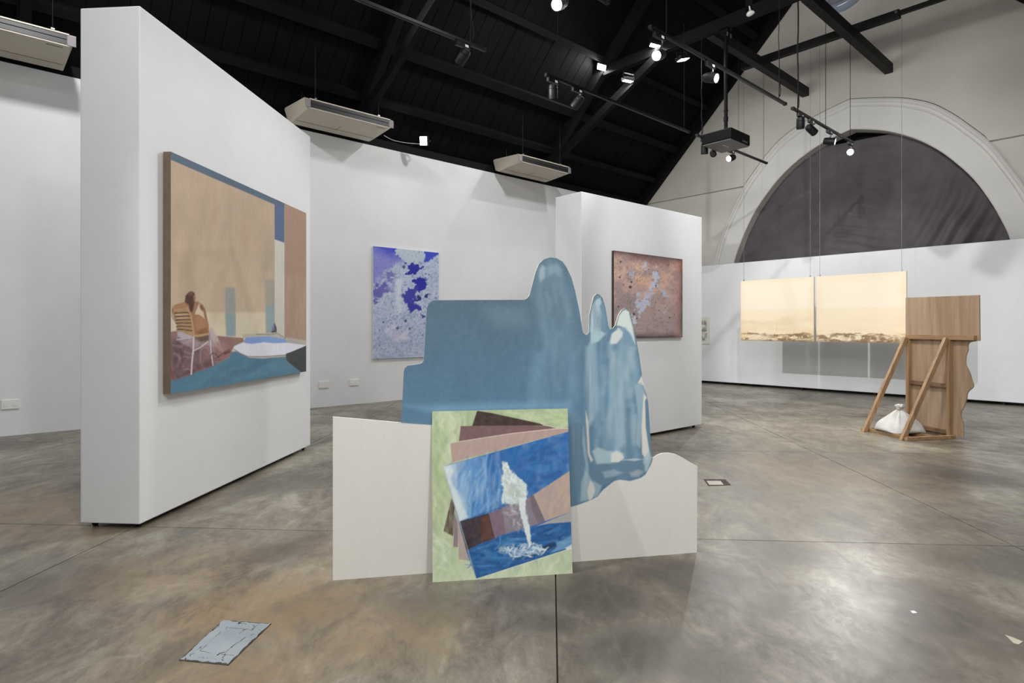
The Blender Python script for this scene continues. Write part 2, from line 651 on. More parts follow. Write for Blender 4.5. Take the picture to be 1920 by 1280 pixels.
# arch moulding: rolled outer bead, two quirks, flat band
am = MB()
prof = []
for k in range(len(oc)):
    o, i = np.array(oc[k]), np.array(ic[k])
    w = i - o
    row = []
    for t, d in ((0.0, 0.0), (0.0, -0.075), (0.05, -0.088), (0.11, -0.075), (0.135, -0.052), (0.18, -0.048), (0.22, -0.056),
                 (0.26, -0.03), (0.97, -0.026), (1.0, -0.012), (1.0, 0.01)):
        p = o + w * t
        row.append(R(UE + d, p[0], p[1]))
    prof.append(row)
nr = len(prof[0])
am.add([p for row in prof for p in row],
       [(k * nr + j, k * nr + j + 1, (k + 1) * nr + j + 1, (k + 1) * nr + j) for k in range(len(prof) - 1) for j in range(nr - 1)])
am.build('arch_moulding', M['arch'], wall_end, smooth=True)
# cloth lining over the gable above eaves level, cut around the arch
LZ = 3.915
top = [p for p in oc if p[1] > LZ]
vl, vr = VC + 1.915, VC - 1.915
lining = [(VL + 0.1, LZ), (VL + 0.1, zroof(VL + 0.1) - 0.02), (VRIDGE, ZR - 0.02), (VR, zroof(VR) - 0.02), (VR, LZ), (vr, LZ)] + \
    [(VC + (a - VC) * 1.006, b + 0.012) for a, b in reversed(top)] + [(vl, LZ)]
lining = [(a, max(b, LZ)) for a, b in lining]
MB().slab(lining, [], lambda a, b, d: R(d, a, b), UE - 0.062, UE - 0.012).build('gable_lining', M['canvas_sheet'], wall_end)
bk = MB().slab([(VC - 2.5, 1.4), (VC + 2.5, 1.4), (VC + 2.5, 5.0), (VC - 2.5, 5.0)], [], lambda a, b, d: R(d, a, b), UE + 0.55, UE + 0.6)
bk.build('recess_back', M['dark'], wall_end)
rs = MB()
for i in range(len(ic) - 1):
    a, b = ic[i], ic[i + 1]
    rs.add([R(UE + 0.26, *a), R(UE + 0.26, *b), R(UE + 0.56, *b), R(UE + 0.56, *a)], [(0, 1, 2, 3)])
rs.build('recess_lining', M['dark'], wall_end)

# roof: deck, boards, trusses, purlins
VE0, VE1 = VR - 0.25, VL + 0.3
dk = MB().slab([(VE0, zroof(VE0)), (VRIDGE, ZR), (VE1, zroof(VE1)), (VE1, zroof(VE1) + 0.15), (VRIDGE, ZR + 0.15), (VE0, zroof(VE0) + 0.15)],
               [], lambda a, b, d: R(d, a, b), UB - 0.25, UE + 0.3)
ceiling = structure('ceiling', dk, M['black_board'])
nb = 0
u = -1.0
while u < UE - 0.03:
    w = 0.19
    b = MB()
    lift = random.uniform(0.011, 0.017)
    nx = lift / math.sqrt(2)
    q = []
    for uu in (u + 0.004, min(u + w - 0.004, UE - 0.065)):
        for v, s in ((VRIDGE + 0.05, 0), (VL + 0.2, 0), (VL + 0.2, 1), (VRIDGE + 0.05, 1)):
            q.append(R(uu, v - s * nx, zroof(v) - s * nx - 0.001))
    b.add(q, [(0, 1, 2, 3), (7, 6, 5, 4), (0, 4, 5, 1), (1, 5, 6, 2), (2, 6, 7, 3), (3, 7, 4, 0)])
    b.build('board', M['black_board'], ceiling)
    u += w


def slope_bar(u0, v0, u1, v1, w, dep, name):
    """timber lying under the left roof slope, its top in the roof plane"""
    n = Vector(R(0, -1, 0)) + Vector((0, 0, -1))
    n.normalize()
    off = n * (dep / 2 + 0.024)
    a, b = R(u0, v0, zroof(v0)) + off, R(u1, v1, zroof(v1)) + off
    return MB().bar(a, b, w, dep, up=-n).build(name, M['black_wood'], ceiling, bevel=0.004)


for ut in (0.4, 4.15, 7.95):
    slope_bar(ut, VL + 0.1, ut, VRIDGE, 0.12, 0.18, 'rafter')
    MB().bar(R(ut, -0.6, 5.43), R(ut, VRIDGE + 0.0 + 2.55, 5.43), 0.10, 0.16).build('tie_beam', M['black_wood'], ceiling, bevel=0.004)
    MB().bar(R(ut, VL - 0.05, 3.98), R(ut, 5.3, 5.40), 0.09, 0.13).build('brace', M['black_wood'], ceiling, bevel=0.004)
    MB().bar(R(ut, VRIDGE, 5.43), R(ut, VRIDGE, ZR - 0.1), 0.1, 0.1, up=(CU, SU, 0)).build('king_post', M['black_wood'], ceiling)
slope_bar(UE - 0.16, VL + 0.1, UE - 0.16, VRIDGE, 0.16, 0.16, 'rafter')
for vp, w in ((7.74, 0.11), (7.20, 0.14), (6.50, 0.10), (5.45, 0.13), (4.6, 0.13)):
    for ua, ub in ((-3.4, 0.34), (0.46, 4.09), (4.21, 7.89), (8.01, UE - 0.25)):
        slope_bar(ua, vp, ub, vp, w, 0.11, 'purlin')
# boxed eaves strip along the top of the left wall
uv_box(UB, UE - 0.07, VL - 0.0, VL + 0.18, HL + 0.002, HL + 0.12).build('eaves_board', M['black_wood'], ceiling)
uv_box(UB, UE - 0.07, VR - 0.2, VR + 0.0, 2.952, zroof(VR - 0.2)).build('eaves_board', M['black_wood'], ceiling)

# suspended steel grid between the far truss and the end wall
BZ = 5.41


def beam(name, label, p, q, w, h, group='black steel beams hung under the roof'):
    c = (Vector(p) + Vector(q)) / 2
    t = thing(name, label, 'beam', c, 0, group)
    MB().bar(Vector(p) - c, Vector(q) - c, w, h).build('steel_bar', M['black_beam'], t, bevel=0.004)
    return t


beam('ceiling_beam', 'black steel beam over the projector, its free end touching the grey gable above the arch\'s left shoulder', R(8.0, 4.56, BZ), R(UE - 0.065, 4.56, BZ), 0.12, 0.15)
beam('ceiling_beam', 'black steel beam ending on the grey gable right of the arch\'s peak, nearest the round window', R(8.0, 3.22, BZ), R(UE - 0.065, 3.22, BZ), 0.12, 0.15)
cb = beam('ceiling_beam', 'long black crossbar lying across the two other beams, thinner past its clamp on the right', R(9.74, 4.97, 5.54), R(9.74, 2.63, 5.54), 0.10, 0.108)
cl = cb.location
MB().bar(R(9.74, 2.63, 5.55) - cl, R(9.74, 0.2, 5.55) - cl, 0.05, 0.06).build('thin_bar', M['black_beam'], cb)
MB().cyl(R(9.70, 2.66, 5.55) - cl, R(9.66, 2.66, 5.55) - cl, 0.018).build('clamp_bolt', M['steel'], cb)

# round window high in the gable
win = bpy.data.objects.new('window_1', None)
COL.objects.link(win)
win.location = R(UE - 0.064, 3.97, 7.18)
win.rotation_euler = (0, 0, TH)
win['kind'] = 'structure'
M['blue_gloss'] = plain('blue_grey_gloss_rim', (150, 162, 182), 0.12, var=0.05, spec=0.8)
tg = NT('oculus_glass')
tg.set(Roughness=0.05, IOR=1.45)
tg.b.inputs['Transmission Weight'].default_value = 0.8
tg.b.inputs['Base Color'].default_value = (0.75, 0.78, 0.82, 1)
ring = MB().lathe((0, 0, 0), (-1, 0, 0), [(0.0, 0.54), (0.05, 0.535), (0.10, 0.50), (0.125, 0.45), (0.12, 0.42), (0.08, 0.40), (0.0, 0.395)], 48, cap=False)
ring.build('rim', M['blue_gloss'], win, smooth=True)
MB().lathe((-0.03, 0, 0), (-1, 0, 0), [(0, 0.40), (0.008, 0.40)], 48).build('pane', tg.m, win)
MB().box((-0.10, 0.20, -0.38), (-0.04, 0.27, -0.34)).build('catch', M['black_metal'], win)

# ------------------------------------------------------------------ paint


def hash2(ix, iy, seed):
    h = (ix.astype(np.int64) * 374761393 + iy.astype(np.int64) * 668265263 + seed * 974711) & 0x7fffffff
    h = ((h ^ (h >> 13)) * 1274126177) & 0x7fffffff
    return ((h ^ (h >> 16)) & 0xffff) / 65535.0


def vnoise(x, y, seed=0):
    ix, iy = np.floor(x), np.floor(y)
    fx, fy = x - ix, y - iy
    fx, fy = fx * fx * (3 - 2 * fx), fy * fy * (3 - 2 * fy)
    a, b = hash2(ix, iy, seed), hash2(ix + 1, iy, seed)
    c, d = hash2(ix, iy + 1, seed), hash2(ix + 1, iy + 1, seed)
    return (a * (1 - fx) + b * fx) * (1 - fy) + (c * (1 - fx) + d * fx) * fy


def fbm(x, y, seed=0, octv=4):
    t, w, s = 0, 0.5, 0
    for k in range(octv):
        t = t + vnoise(x * 2 ** k, y * 2 ** k, seed + k * 17) * w
        s += w
        w *= 0.5
    return t / s


def sdf(x, y, pts):
    """signed distance to a closed polygon, inside negative"""
    P = np.asarray(pts, float)
    d = np.full(x.shape, 1e18)
    ins = np.zeros(x.shape, bool)
    n = len(P)
    for i in range(n):
        ax, ay = P[i]
        bx, by = P[(i + 1) % n]
        ex, ey = bx - ax, by - ay
        L = ex * ex + ey * ey + 1e-12
        t = np.clip(((x - ax) * ex + (y - ay) * ey) / L, 0, 1)
        dx, dy = x - ax - t * ex, y - ay - t * ey
        d = np.minimum(d, dx * dx + dy * dy)
        if ay != by:
            ins ^= ((ay > y) != (by > y)) & (x < ex * (y - ay) / ey + ax)
    d = np.sqrt(d)
    return np.where(ins, -d, d)


class Paint:
    def __init__(self, x, y, base, k=1.0):
        self.x, self.y, self.k = x, y, k
        self.c = np.tile(s2l(base), (len(x), 1))

    def _mix(self, idx, a, col):
        col = s2l(col) if not (isinstance(col, np.ndarray) and col.ndim == 2) else col
        a = a[:, None]
        self.c[idx] = self.c[idx] * (1 - a) + col * a

    def poly(self, pts, col, soft=1.0, a=1.0, wob=0.0, ws=0.15, seed=1, smooth=0, streak=None, octv=3):
        if smooth:
            pts = cat_rom(list(pts) + [pts[0]], smooth)[:-1]
        P = np.asarray(pts)
        m = soft * 2 + wob + 1
        idx = np.nonzero((self.x > P[:, 0].min() - m) & (self.x < P[:, 0].max() + m) & (self.y > P[:, 1].min() - m) & (self.y < P[:, 1].max() + m))[0]
        if not len(idx):
            return
        x, y = self.x[idx], self.y[idx]
        d = sdf(x, y, P)
        if wob:
            d = d + (fbm(x * ws, y * ws, seed, octv) - 0.5) * 2 * wob
        t = np.clip(0.5 - d / (2 * soft), 0, 1)
        t = t * t * (3 - 2 * t) * a
        if streak:
            sx, sy, lo = streak
            t = t * (lo + (1 - lo) * np.clip(fbm(x * sx, y * sy, seed + 5, 3) * 2.2 - 0.6, 0, 1))
        self._mix(idx, t, col)

    def line(self, pts, w, col, soft=0.7, a=1.0):
        P = np.asarray(pts, float)
        m = w + soft * 2 + 1
        idx = np.nonzero((self.x > P[:, 0].min() - m) & (self.x < P[:, 0].max() + m) & (self.y > P[:, 1].min() - m) & (self.y < P[:, 1].max() + m))[0]
        if not len(idx):
            return
        x, y = self.x[idx], self.y[idx]
        d = np.full(x.shape, 1e9)
        for i in range(len(P) - 1):
            ax, ay = P[i]
            ex, ey = P[i + 1] - P[i]
            t = np.clip(((x - ax) * ex + (y - ay) * ey) / (ex * ex + ey * ey + 1e-9), 0, 1)
            d = np.minimum(d, np.hypot(x - ax - t * ex, y - ay - t * ey))
        t = np.clip(0.5 - (d - w / 2) / (2 * soft), 0, 1) * a
        self._mix(idx, t, col)

    def field(self, m, col):
        """blend towards a colour by a 0..1 field over the whole surface"""
        self._mix(np.arange(len(self.x)), np.clip(m, 0, 1), col)

    def strokes(self, pts, cols, n, ln, w, ang, spread=0.3, a=0.5, soft=0.8, seed=1):
        """loaded-brush marks scattered inside a polygon"""
        r = random.Random(seed)
        P = np.asarray(pts, float)
        lo, hi = P.min(0), P.max(0)
        k = 0
        tries = 0
        while k < n and tries < n * 12:
            tries += 1
            cx, cy = r.uniform(lo[0], hi[0]), r.uniform(lo[1], hi[1])
            if sdf(np.array([cx]), np.array([cy]), P)[0] > -w * 0.5:
                continue
            k += 1
            t = ang + r.gauss(0, spread)
            L = ln * r.uniform(0.5, 1.3)
            bend = r.gauss(0, 0.15) * L
            dx, dy = math.cos(t) * L / 2, math.sin(t) * L / 2
            ww = w * r.uniform(0.5, 1.3)
            c = np.array(r.choice(cols), float) * r.uniform(0.92, 1.08)
            self.line([(cx - dx, cy - dy), (cx - dy / L * bend, cy + dx / L * bend), (cx + dx, cy + dy)], ww, tuple(np.clip(c, 0, 255)), soft, a * r.uniform(0.5, 1))

    def brush(self, sx, sy, amt, seed=3, ang=0.0):
        ca, sa = math.cos(ang), math.sin(ang)
        xr, yr = self.x * ca + self.y * sa, -self.x * sa + self.y * ca
        n = fbm(xr * sx, yr * sy, seed, 4)
        self.c *= (1 + (n - 0.5) * 2 * amt)[:, None]

    def out(self):
        return np.clip(self.c * self.k, 0, 1)


def project(P):
    return 960 + F * P[:, 0] / P[:, 1], HZ - F * (P[:, 2] - H) / P[:, 1]


def world_to_local(P, loc, rotz):
    Q = P - np.array(loc)
    c, s = math.cos(rotz), math.sin(rotz)
    return np.c_[Q[:, 0] * c + Q[:, 1] * s, -Q[:, 0] * s + Q[:, 1] * c, Q[:, 2]]


def np_mesh(name, V, Q, cols, mat, parent):
    me = bpy.data.meshes.new(name)
    me.vertices.add(len(V))
    me.vertices.foreach_set('co', V.astype(np.float32).ravel())
    me.loops.add(Q.size)
    me.loops.foreach_set('vertex_index', Q.astype(np.int32).ravel())
    me.polygons.add(len(Q))
    me.polygons.foreach_set('loop_start', np.arange(0, Q.size, 4, dtype=np.int32))
    me.update(calc_edges=True)
    me.validate()
    if cols is not None:
        ca = me.color_attributes.new('paint', 'FLOAT_COLOR', 'POINT')
        ca.data.foreach_set('color', np.c_[cols, np.ones(len(cols))].astype(np.float32).ravel())
    return link_mesh(name, me, mat, parent)


def grid_quads(nx, ny):
    i, j = np.meshgrid(np.arange(nx - 1), np.arange(ny - 1))
    a = (j * nx + i).ravel()
    return np.c_[a, a + 1, a + 1 + nx, a + nx]


def canvas(name, label, cat, P0, EX, EZ, W, Hh, thick, painter, step, edge, face_mat, group=None, k=1.0):
    """a stretched canvas or panel: painted front face (P0 lower left), body behind it"""
    P0, EX, EZ = (np.array(tuple(q), float) for q in (P0, EX, EZ))
    N = np.cross(EX, EZ)          # towards the viewer
    rz = math.atan2(EX[1], EX[0])
    base = P0 + EX * W / 2
    t = thing(name, label, cat, base, rz, group)
    nx, ny = max(2, int(W / step) + 1), max(2, int(Hh / step) + 1)
    s, z = np.meshgrid(np.linspace(0, W, nx), np.linspace(0, Hh, ny))
    Pw = P0 + s.ravel()[:, None] * EX + z.ravel()[:, None] * EZ + N * 0.0008
    x, y = project(Pw)
    cols = painter(x, y, s.ravel() / W, z.ravel() / Hh)
    np_mesh('painted_face', world_to_local(Pw, base, rz), grid_quads(nx, ny), cols, face_mat, t)
    b = MB()
    vs = []
    for d in (0, -thick):
        for cc in ((0, 0), (W, 0), (W, Hh), (0, Hh)):
            vs.append(P0 + EX * cc[0] + EZ * cc[1] + N * d)
    vs = world_to_local(np.array(vs), base, rz)
    b.add([tuple(q) for q in vs], [(0, 1, 2, 3), (7, 6, 5, 4), (0, 4, 5, 1), (1, 5, 6, 2), (2, 6, 7, 3), (3, 7, 4, 0)])
    b.build('stretcher_body', edge, t)
    return t


def masked_grid(outline, step):
    P = np.asarray(outline, float)
    lo, hi = P.min(0), P.max(0)
    nx, ny = int((hi[0] - lo[0]) / step) + 3, int((hi[1] - lo[1]) / step) + 3
    gx, gy = np.meshgrid(lo[0] - step * 0.5 + np.arange(nx) * step, lo[1] - step * 0.5 + np.arange(ny) * step)
    X, Y = gx.ravel(), gy.ravel()
    q = grid_quads(nx, ny)
    cx, cy = X[q].mean(1), Y[q].mean(1)
    ins = sdf(cx, cy, P) < 0
    q = q[ins]
    cnt = np.bincount(q.ravel(), minlength=len(X))
    bd = np.nonzero((cnt > 0) & (cnt < 4))[0]
    # pull the boundary onto the outline
    bx, by = X[bd], Y[bd]
    best = np.full(len(bd), 1e18)
    sx, sy = bx.copy(), by.copy()
    for i in range(len(P)):
        a, b = P[i], P[(i + 1) % len(P)]
        e = b - a
        t = np.clip(((bx - a[0]) * e[0] + (by - a[1]) * e[1]) / (e @ e + 1e-12), 0, 1)
        qx, qy = a[0] + t * e[0], a[1] + t * e[1]
        d = (qx - bx) ** 2 + (qy - by) ** 2
        m = d < best
        best[m], sx[m], sy[m] = d[m], qx[m], qy[m]
    X[bd], Y[bd] = sx, sy
    used = np.nonzero(cnt > 0)[0]
    rm = np.full(len(X), -1)
    rm[used] = np.arange(len(used))
    return np.c_[X[used], Y[used]], rm[q]


# ------------------------------------------------------------------ curtain in the arch
cur = [(a, b) for a, b in ic]
cur = [(a, min(b, 4.41 - 0.02 * (VC - a))) for a, b in cur]
cur = [(VC + (a - VC) * 1.0, b) for a, b in cur]
V2, Q2 = masked_grid(cur, 0.03)
v, z = V2[:, 0], V2[:, 1]
dv = v - VC
edge = np.clip(-sdf(v, z, cur) / 0.25, 0, 1)
w = 0.020 * (fbm(v * 0.8 + 3, z * 0.8, 5, 3) - 0.5)
# folds that run in from the right side and sag from the left
fr = np.clip((-(dv) - 0.55) / 1.0, 0, 1) * np.clip((3.95 - z) / 1.2, 0, 1)
ang = (v * 0.90 + z * 0.45)
w += fr * 0.060 * np.sin(ang * 26 + 2.2 * fbm(v * 1.3, z * 1.3, 9, 2) * 2)
fl_ = np.clip((dv - 0.2) / 1.2, 0, 1)
w += fl_ * 0.026 * np.sin((z * 1.0 + 0.55 * v + 0.5 * fbm(v * 1.5, z * 1.5, 4, 2)) * 24) * np.clip((4.2 - z) / 0.8, 0, 1) * np.clip(fbm(v * 2, z * 2, 21, 2) * 2 - 0.5, 0, 1)
w += 0.022 * np.sin(ang * 7 + 5 * fbm(v, z, 31, 2))
mid_ = np.exp(-((dv + 0.1) / 0.55) ** 2)
w += mid_ * 0.015 * np.sin((z - 0.25 * dv) * 38 + 4 * fbm(v * 2, z * 2, 44, 2))
w *= (0.25 + 0.75 * edge)
cpos = np.array(tuple(R(UE + 0.19, VC, 1.6)))
PW = np.array([tuple(R(UE + 0.19 - ww, a, b)) for a, b, ww in zip(v, z, w)])
t = NT('dark_grey_blackout_cloth')
pp = t.pos()
t.l(t.ramp(t.noise(pp, 3, 4), [(0.3, c4((76, 71, 74))), (0.7, c4((90, 85, 88)))]), t.b.inputs['Base Color'])
t.set(Roughness=0.8)
t.b.inputs['Sheen Weight'].default_value = 0.2
t.bump(t.noise(pp, 300, 2), 0.1, 0.001)
cur_o = np_mesh('curtain', world_to_local(PW, cpos, 0), Q2, None, t.m, None)
cur_o.location = cpos
cur_o.data.polygons.foreach_set('use_smooth', [True] * len(cur_o.data.polygons))
md = cur_o.modifiers.new('thickness', 'SOLIDIFY')
md.thickness = 0.003
tag(cur_o, 'creased dark grey blackout cloth stretched across the pointed arch', 'curtain')

# ------------------------------------------------------------------ movable partitions


def partition(label, P, d, L, T, Ht, z0, casters, side, ext=0.0):
    """P: near visible lower corner, d: direction of the long face, T: thickness laid towards side"""
    d = Vector((d[0], d[1], 0)).normalized()
    n = Vector((-d.y, d.x, 0)) * side
    rz = math.atan2(d.y, d.x)
    base = Vector((P[0], P[1], 0)) + d * L / 2 + n * T / 2
    t = thing('partition_wall', label, 'partition', base, rz, 'white movable exhibition walls')
    MB().box((-L / 2, -T / 2, z0), (L / 2, T / 2, Ht)).build('panel_body', M['partition'], t, bevel=0.006)
    MB().box((-L / 2 + 0.06, -T / 2 + 0.05, z0 - 0.012), (L / 2 - 0.06, T / 2 - 0.05, z0 - 0.0005)).build('underframe', M['dark'], t)
    for x in casters:
        for y in (-T / 2 + 0.045, T / 2 - 0.045):
            xx = x * L / 2
            c = MB().cyl((xx, y - 0.011, 0.0125), (xx, y + 0.011, 0.0125), 0.0125, n=14)
            c.box((xx - 0.012, y - 0.015, 0.016), (xx + 0.012, y + 0.015, z0))
            c.build('caster', M['black_metal'], t)
    return t


ZP = 0.030
pl = on_floor(262, 983, ZP)
dl = (on_floor(582, 834, ZP) - pl)
partition('tall white partition at the left that carries the large tan painting', pl, dl, dl.length, 0.347, 2.866, ZP, (-0.95, 0.95), 1)
pr1 = on_floor(1316, 795, ZP)
dr = Vector((1.175, 1, 0)).normalized()
tlen = 1.275 * math.hypot(1.175, 1)
pr0 = pr1 - dr * tlen
partition('white partition behind the blue cutout board, carrying the rusty pink print', pr0, dr, tlen, 0.335, 2.348, ZP, (-0.9, 0.9), 1)
# long display wall in front of the gable
UP = 11.06
pw0 = R(UP, 0.2)
partition('long low white wall under the arch, behind the pair of cream canvases', R(UP, 7.3), R(0, -1), 7.9, 0.2, 2.375, 0.045, (-0.88, -0.6, -0.3, 0.0, 0.3, 0.42, 0.6, 0.9), 1)

# ------------------------------------------------------------------ cutout board
b0, b1 = on_floor(624, 1088), on_floor(1307, 1035.5)
bd = (b1 - b0)
BW = bd.length
bd.normalize()
bn = Vector((bd.y, -bd.x, 0))            # towards the viewer
KB = 1.12


def board_xy(px, py):
    p = on_plane(px, py, b0, bn)
    return ((p - b0).dot(bd), p.z)


OUT = [(624, 1088), (624, 781), (690, 786.5), (752.5, 792), (753.5, 770), (757, 697), (758.7, 690), (764, 685), (780.6, 683), (791, 680.5), (794, 676), (795, 669),
       (800, 578.6), (803, 570.5), (810, 564), (818, 562.6), (900, 562.2), (981.7, 562), (987, 560), (991.5, 555.5), (993.5, 551), (996, 541), (1004.5, 509),
       (1011, 494), (1019.6, 486), (1031, 482.5), (1043, 483.7), (1055, 490.5), (1063, 502), (1071.6, 520.7), (1078, 544), (1086.7, 584.5),
       (1091.8, 618), (1094, 625), (1098.5, 627.5), (1103, 625), (1104.5, 616.4), (1105, 591), (1110, 567.7), (1113.6, 555.5), (1118.6, 551), (1124, 552),
       (1130, 559), (1135.5, 578), (1140.5, 610), (1143, 617), (1149, 615.5), (1154, 609.5), (1159, 592), (1165.7, 581), (1172.4, 577.5), (1178, 579.5),
       (1182.5, 588), (1187.5, 611), (1192.6, 635), (1199, 668.5), (1204, 705.5), (1211, 732), (1215, 752.5), (1217.8, 789.5), (1220.5, 840.6), (1223, 858),
       (1226, 857.5), (1232.7, 853), (1243, 849.4), (1255, 848.8), (1267, 851), (1279.4, 857), (1293.6, 866), (1307.5, 873), (1307, 1035.5)]
LOWER = [(1223.5, 862), (1220.5, 871), (1210.3, 889.4), (1202, 895.5), (1182, 901.6), (1161.6, 899), (1151.4, 901.6), (1131, 917.8), (1121, 930), (1108.7, 937),
         (1085.4, 945.8), (1071, 950), (1040, 950), (1040, 800), (820, 797.5), (749.5, 792.5)]


def paint_board(x, y):
    p = Paint(x, y, (213, 211, 205), KB)
    p.brush(0.02, 0.006, 0.02, 2)
    blue = [(747, 792), (700, 600), (900, 400), (1300, 400), (1240, 700), (1224.3, 853)] + LOWER
    m = np.clip(0.5 - sdf(x, y, blue) / 1.4, 0, 1)
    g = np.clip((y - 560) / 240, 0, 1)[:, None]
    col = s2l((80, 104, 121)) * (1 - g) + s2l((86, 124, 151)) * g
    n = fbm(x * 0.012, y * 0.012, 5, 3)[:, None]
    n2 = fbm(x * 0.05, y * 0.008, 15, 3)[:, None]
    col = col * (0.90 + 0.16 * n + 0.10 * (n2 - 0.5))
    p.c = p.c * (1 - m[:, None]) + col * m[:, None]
    L = lambda pts, c, **k: p.poly(pts, c, **k)
    # tall peak
    L([(1000, 560), (1010, 500), (1024, 488), (1040, 488), (1052, 498), (1068, 540), (1078, 590), (1086, 640), (1060, 700), (1020, 640)], (116, 145, 160), soft=14, a=0.55, streak=(0.08, 0.01, 0.5))
    L([(1011, 505), (1017, 497), (1023, 502), (1022, 520), (1014, 528), (1010, 518)], (160, 178, 184), soft=4, a=0.7)
    L([(1026, 500), (1044, 494), (1054, 506), (1052, 520), (1040, 513), (1026, 520)], (134, 158, 170), soft=4, a=0.5)
    L([(1020, 545), (1026, 518), (1040, 514), (1050, 522), (1046, 545), (1030, 552)], (92, 116, 134), soft=6, a=0.55)
    L([(1063, 500), (1072, 520), (1087, 584), (1095, 626), (1093, 640), (1080, 584), (1066, 525)], (84, 116, 138), soft=2.5, a=0.9)
    L([(992, 556), (1006, 505), (1014, 494), (1006, 530), (998, 562)], (92, 120, 138), soft=3, a=0.6)
    # broad soft lights on the body
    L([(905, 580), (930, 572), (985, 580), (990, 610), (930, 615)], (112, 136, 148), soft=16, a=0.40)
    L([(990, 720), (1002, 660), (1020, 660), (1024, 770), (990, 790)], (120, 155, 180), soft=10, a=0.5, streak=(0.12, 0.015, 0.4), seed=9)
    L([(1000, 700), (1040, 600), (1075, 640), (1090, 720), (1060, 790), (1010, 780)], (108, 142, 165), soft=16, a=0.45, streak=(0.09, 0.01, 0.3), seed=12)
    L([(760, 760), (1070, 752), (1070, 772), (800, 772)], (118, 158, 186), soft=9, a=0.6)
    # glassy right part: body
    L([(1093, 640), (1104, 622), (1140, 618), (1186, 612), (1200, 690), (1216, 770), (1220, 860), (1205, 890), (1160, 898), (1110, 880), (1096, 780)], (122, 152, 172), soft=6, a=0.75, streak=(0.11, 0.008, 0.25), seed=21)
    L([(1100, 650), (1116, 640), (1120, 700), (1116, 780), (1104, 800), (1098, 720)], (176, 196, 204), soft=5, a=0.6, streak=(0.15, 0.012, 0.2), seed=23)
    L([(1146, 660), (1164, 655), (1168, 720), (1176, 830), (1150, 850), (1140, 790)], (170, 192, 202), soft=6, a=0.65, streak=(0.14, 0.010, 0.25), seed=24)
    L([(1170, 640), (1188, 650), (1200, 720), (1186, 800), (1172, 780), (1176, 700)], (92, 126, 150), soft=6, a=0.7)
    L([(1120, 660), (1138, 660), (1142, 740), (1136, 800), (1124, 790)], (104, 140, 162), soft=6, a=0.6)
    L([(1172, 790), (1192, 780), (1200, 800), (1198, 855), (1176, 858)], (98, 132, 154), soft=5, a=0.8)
    GB = [(1096, 650), (1108, 632), (1186, 630), (1200, 690), (1204, 850), (1112, 842)]
    p.strokes(GB, [(180, 200, 208), (150, 178, 192), (118, 150, 171), (132, 162, 180), (164, 187, 198), (104, 138, 160)], 64, 70, 9, 1.6, spread=0.05, a=0.34, soft=5, seed=11)
    p.strokes([(1000, 620), (1080, 600), (1092, 700), (1090, 765), (1005, 765)], [(120, 150, 170), (104, 136, 158), (88, 116, 134)], 26, 80, 10, 1.6, spread=0.06, a=0.3, soft=5, seed=12)
    p.strokes([(1012, 515), (1040, 490), (1060, 520), (1078, 600), (1010, 600)], [(130, 158, 170), (100, 128, 144), (90, 116, 134)], 18, 50, 8, 1.5, spread=0.15, a=0.3, soft=4, seed=13)
    # middle finger
    L([(1106, 620), (1107, 590), (1112, 566), (1119, 555), (1125, 556), (1132, 575), (1137, 606), (1136, 626), (1122, 640), (1108, 644)], (168, 190, 198), soft=2.5, a=0.9, streak=(0.2, 0.03, 0.5), seed=31)
    L([(1110, 572), (1114, 556), (1122, 552), (1127, 557), (1118, 562)], (92, 120, 138), soft=1.5, a=0.8)
    L([(1124, 575), (1128, 585), (1126, 620), (1134, 625), (1142, 618), (1138, 590), (1131, 562)], (100, 132, 152), soft=1.8, a=0.9)
    L([(1095, 634), (1100, 628), (1108, 622), (1106, 640), (1100, 648), (1094, 644)], (88, 116, 136), soft=2, a=0.9)
    # right finger
    L([(1156, 610), (1160, 593), (1167, 583), (1173, 580), (1179, 584), (1186, 612), (1191, 645), (1180, 624), (1166, 612)], (204, 212, 208), soft=2, a=0.95)
    L([(1144, 640), (1148, 622), (1158, 614), (1170, 616), (1166, 632), (1156, 644), (1145, 645)], (200, 208, 206), soft=2.5, a=0.95)
    L([(1160, 614), (1172, 613), (1184, 628), (1190, 650), (1180, 650), (1172, 628)], (112, 146, 168), soft=2.5, a=0.9)
    L([(1142, 618), (1150, 617), (1156, 611), (1158, 617), (1146, 626), (1142, 640), (1137, 640)], (88, 120, 142), soft=1.8, a=0.9)
    # right rim and handle
    L([(1196, 718), (1203, 704), (1212, 732), (1216, 752), (1214, 742), (1206, 722)], (214, 210, 200), soft=1.5, a=0.95)
    L([(1190, 722), (1202, 716), (1210, 738), (1206, 790), (1200, 840), (1192, 830), (1196, 780)], (150, 176, 188), soft=2.5, a=0.8, seed=41)
    L([(1207, 738), (1213, 745), (1211, 800), (1218, 850), (1214, 866), (1204, 850), (1203, 800)], (216, 212, 202), soft=1.8, a=0.95)
    L([(1209, 752), (1213, 744), (1217, 770), (1221, 836), (1217, 842), (1211, 800)], (92, 124, 148), soft=1.3, a=0.95)
    L([(1206, 860), (1216, 846), (1222, 858), (1214, 882), (1206, 886)], (166, 188, 198), soft=2.5, a=0.85)
    # the left wall of the glass and its bottom
    L([(1071, 770), (1082, 770), (1098, 800), (1104, 850), (1106, 900), (1092, 940), (1071, 948)], (104, 132, 150), soft=3, a=0.9, streak=(0.2, 0.01, 0.5), seed=51)
    L([(1098, 770), (1103, 790), (1106, 850), (1112, 862), (1108, 866), (1102, 850)], (208, 206, 196), soft=1.8, a=0.9)
    L([(1110, 846), (1120, 838), (1140, 846), (1160, 844), (1170, 852), (1168, 862), (1140, 870), (1120, 870)], (168, 192, 202), soft=3, a=0.9)
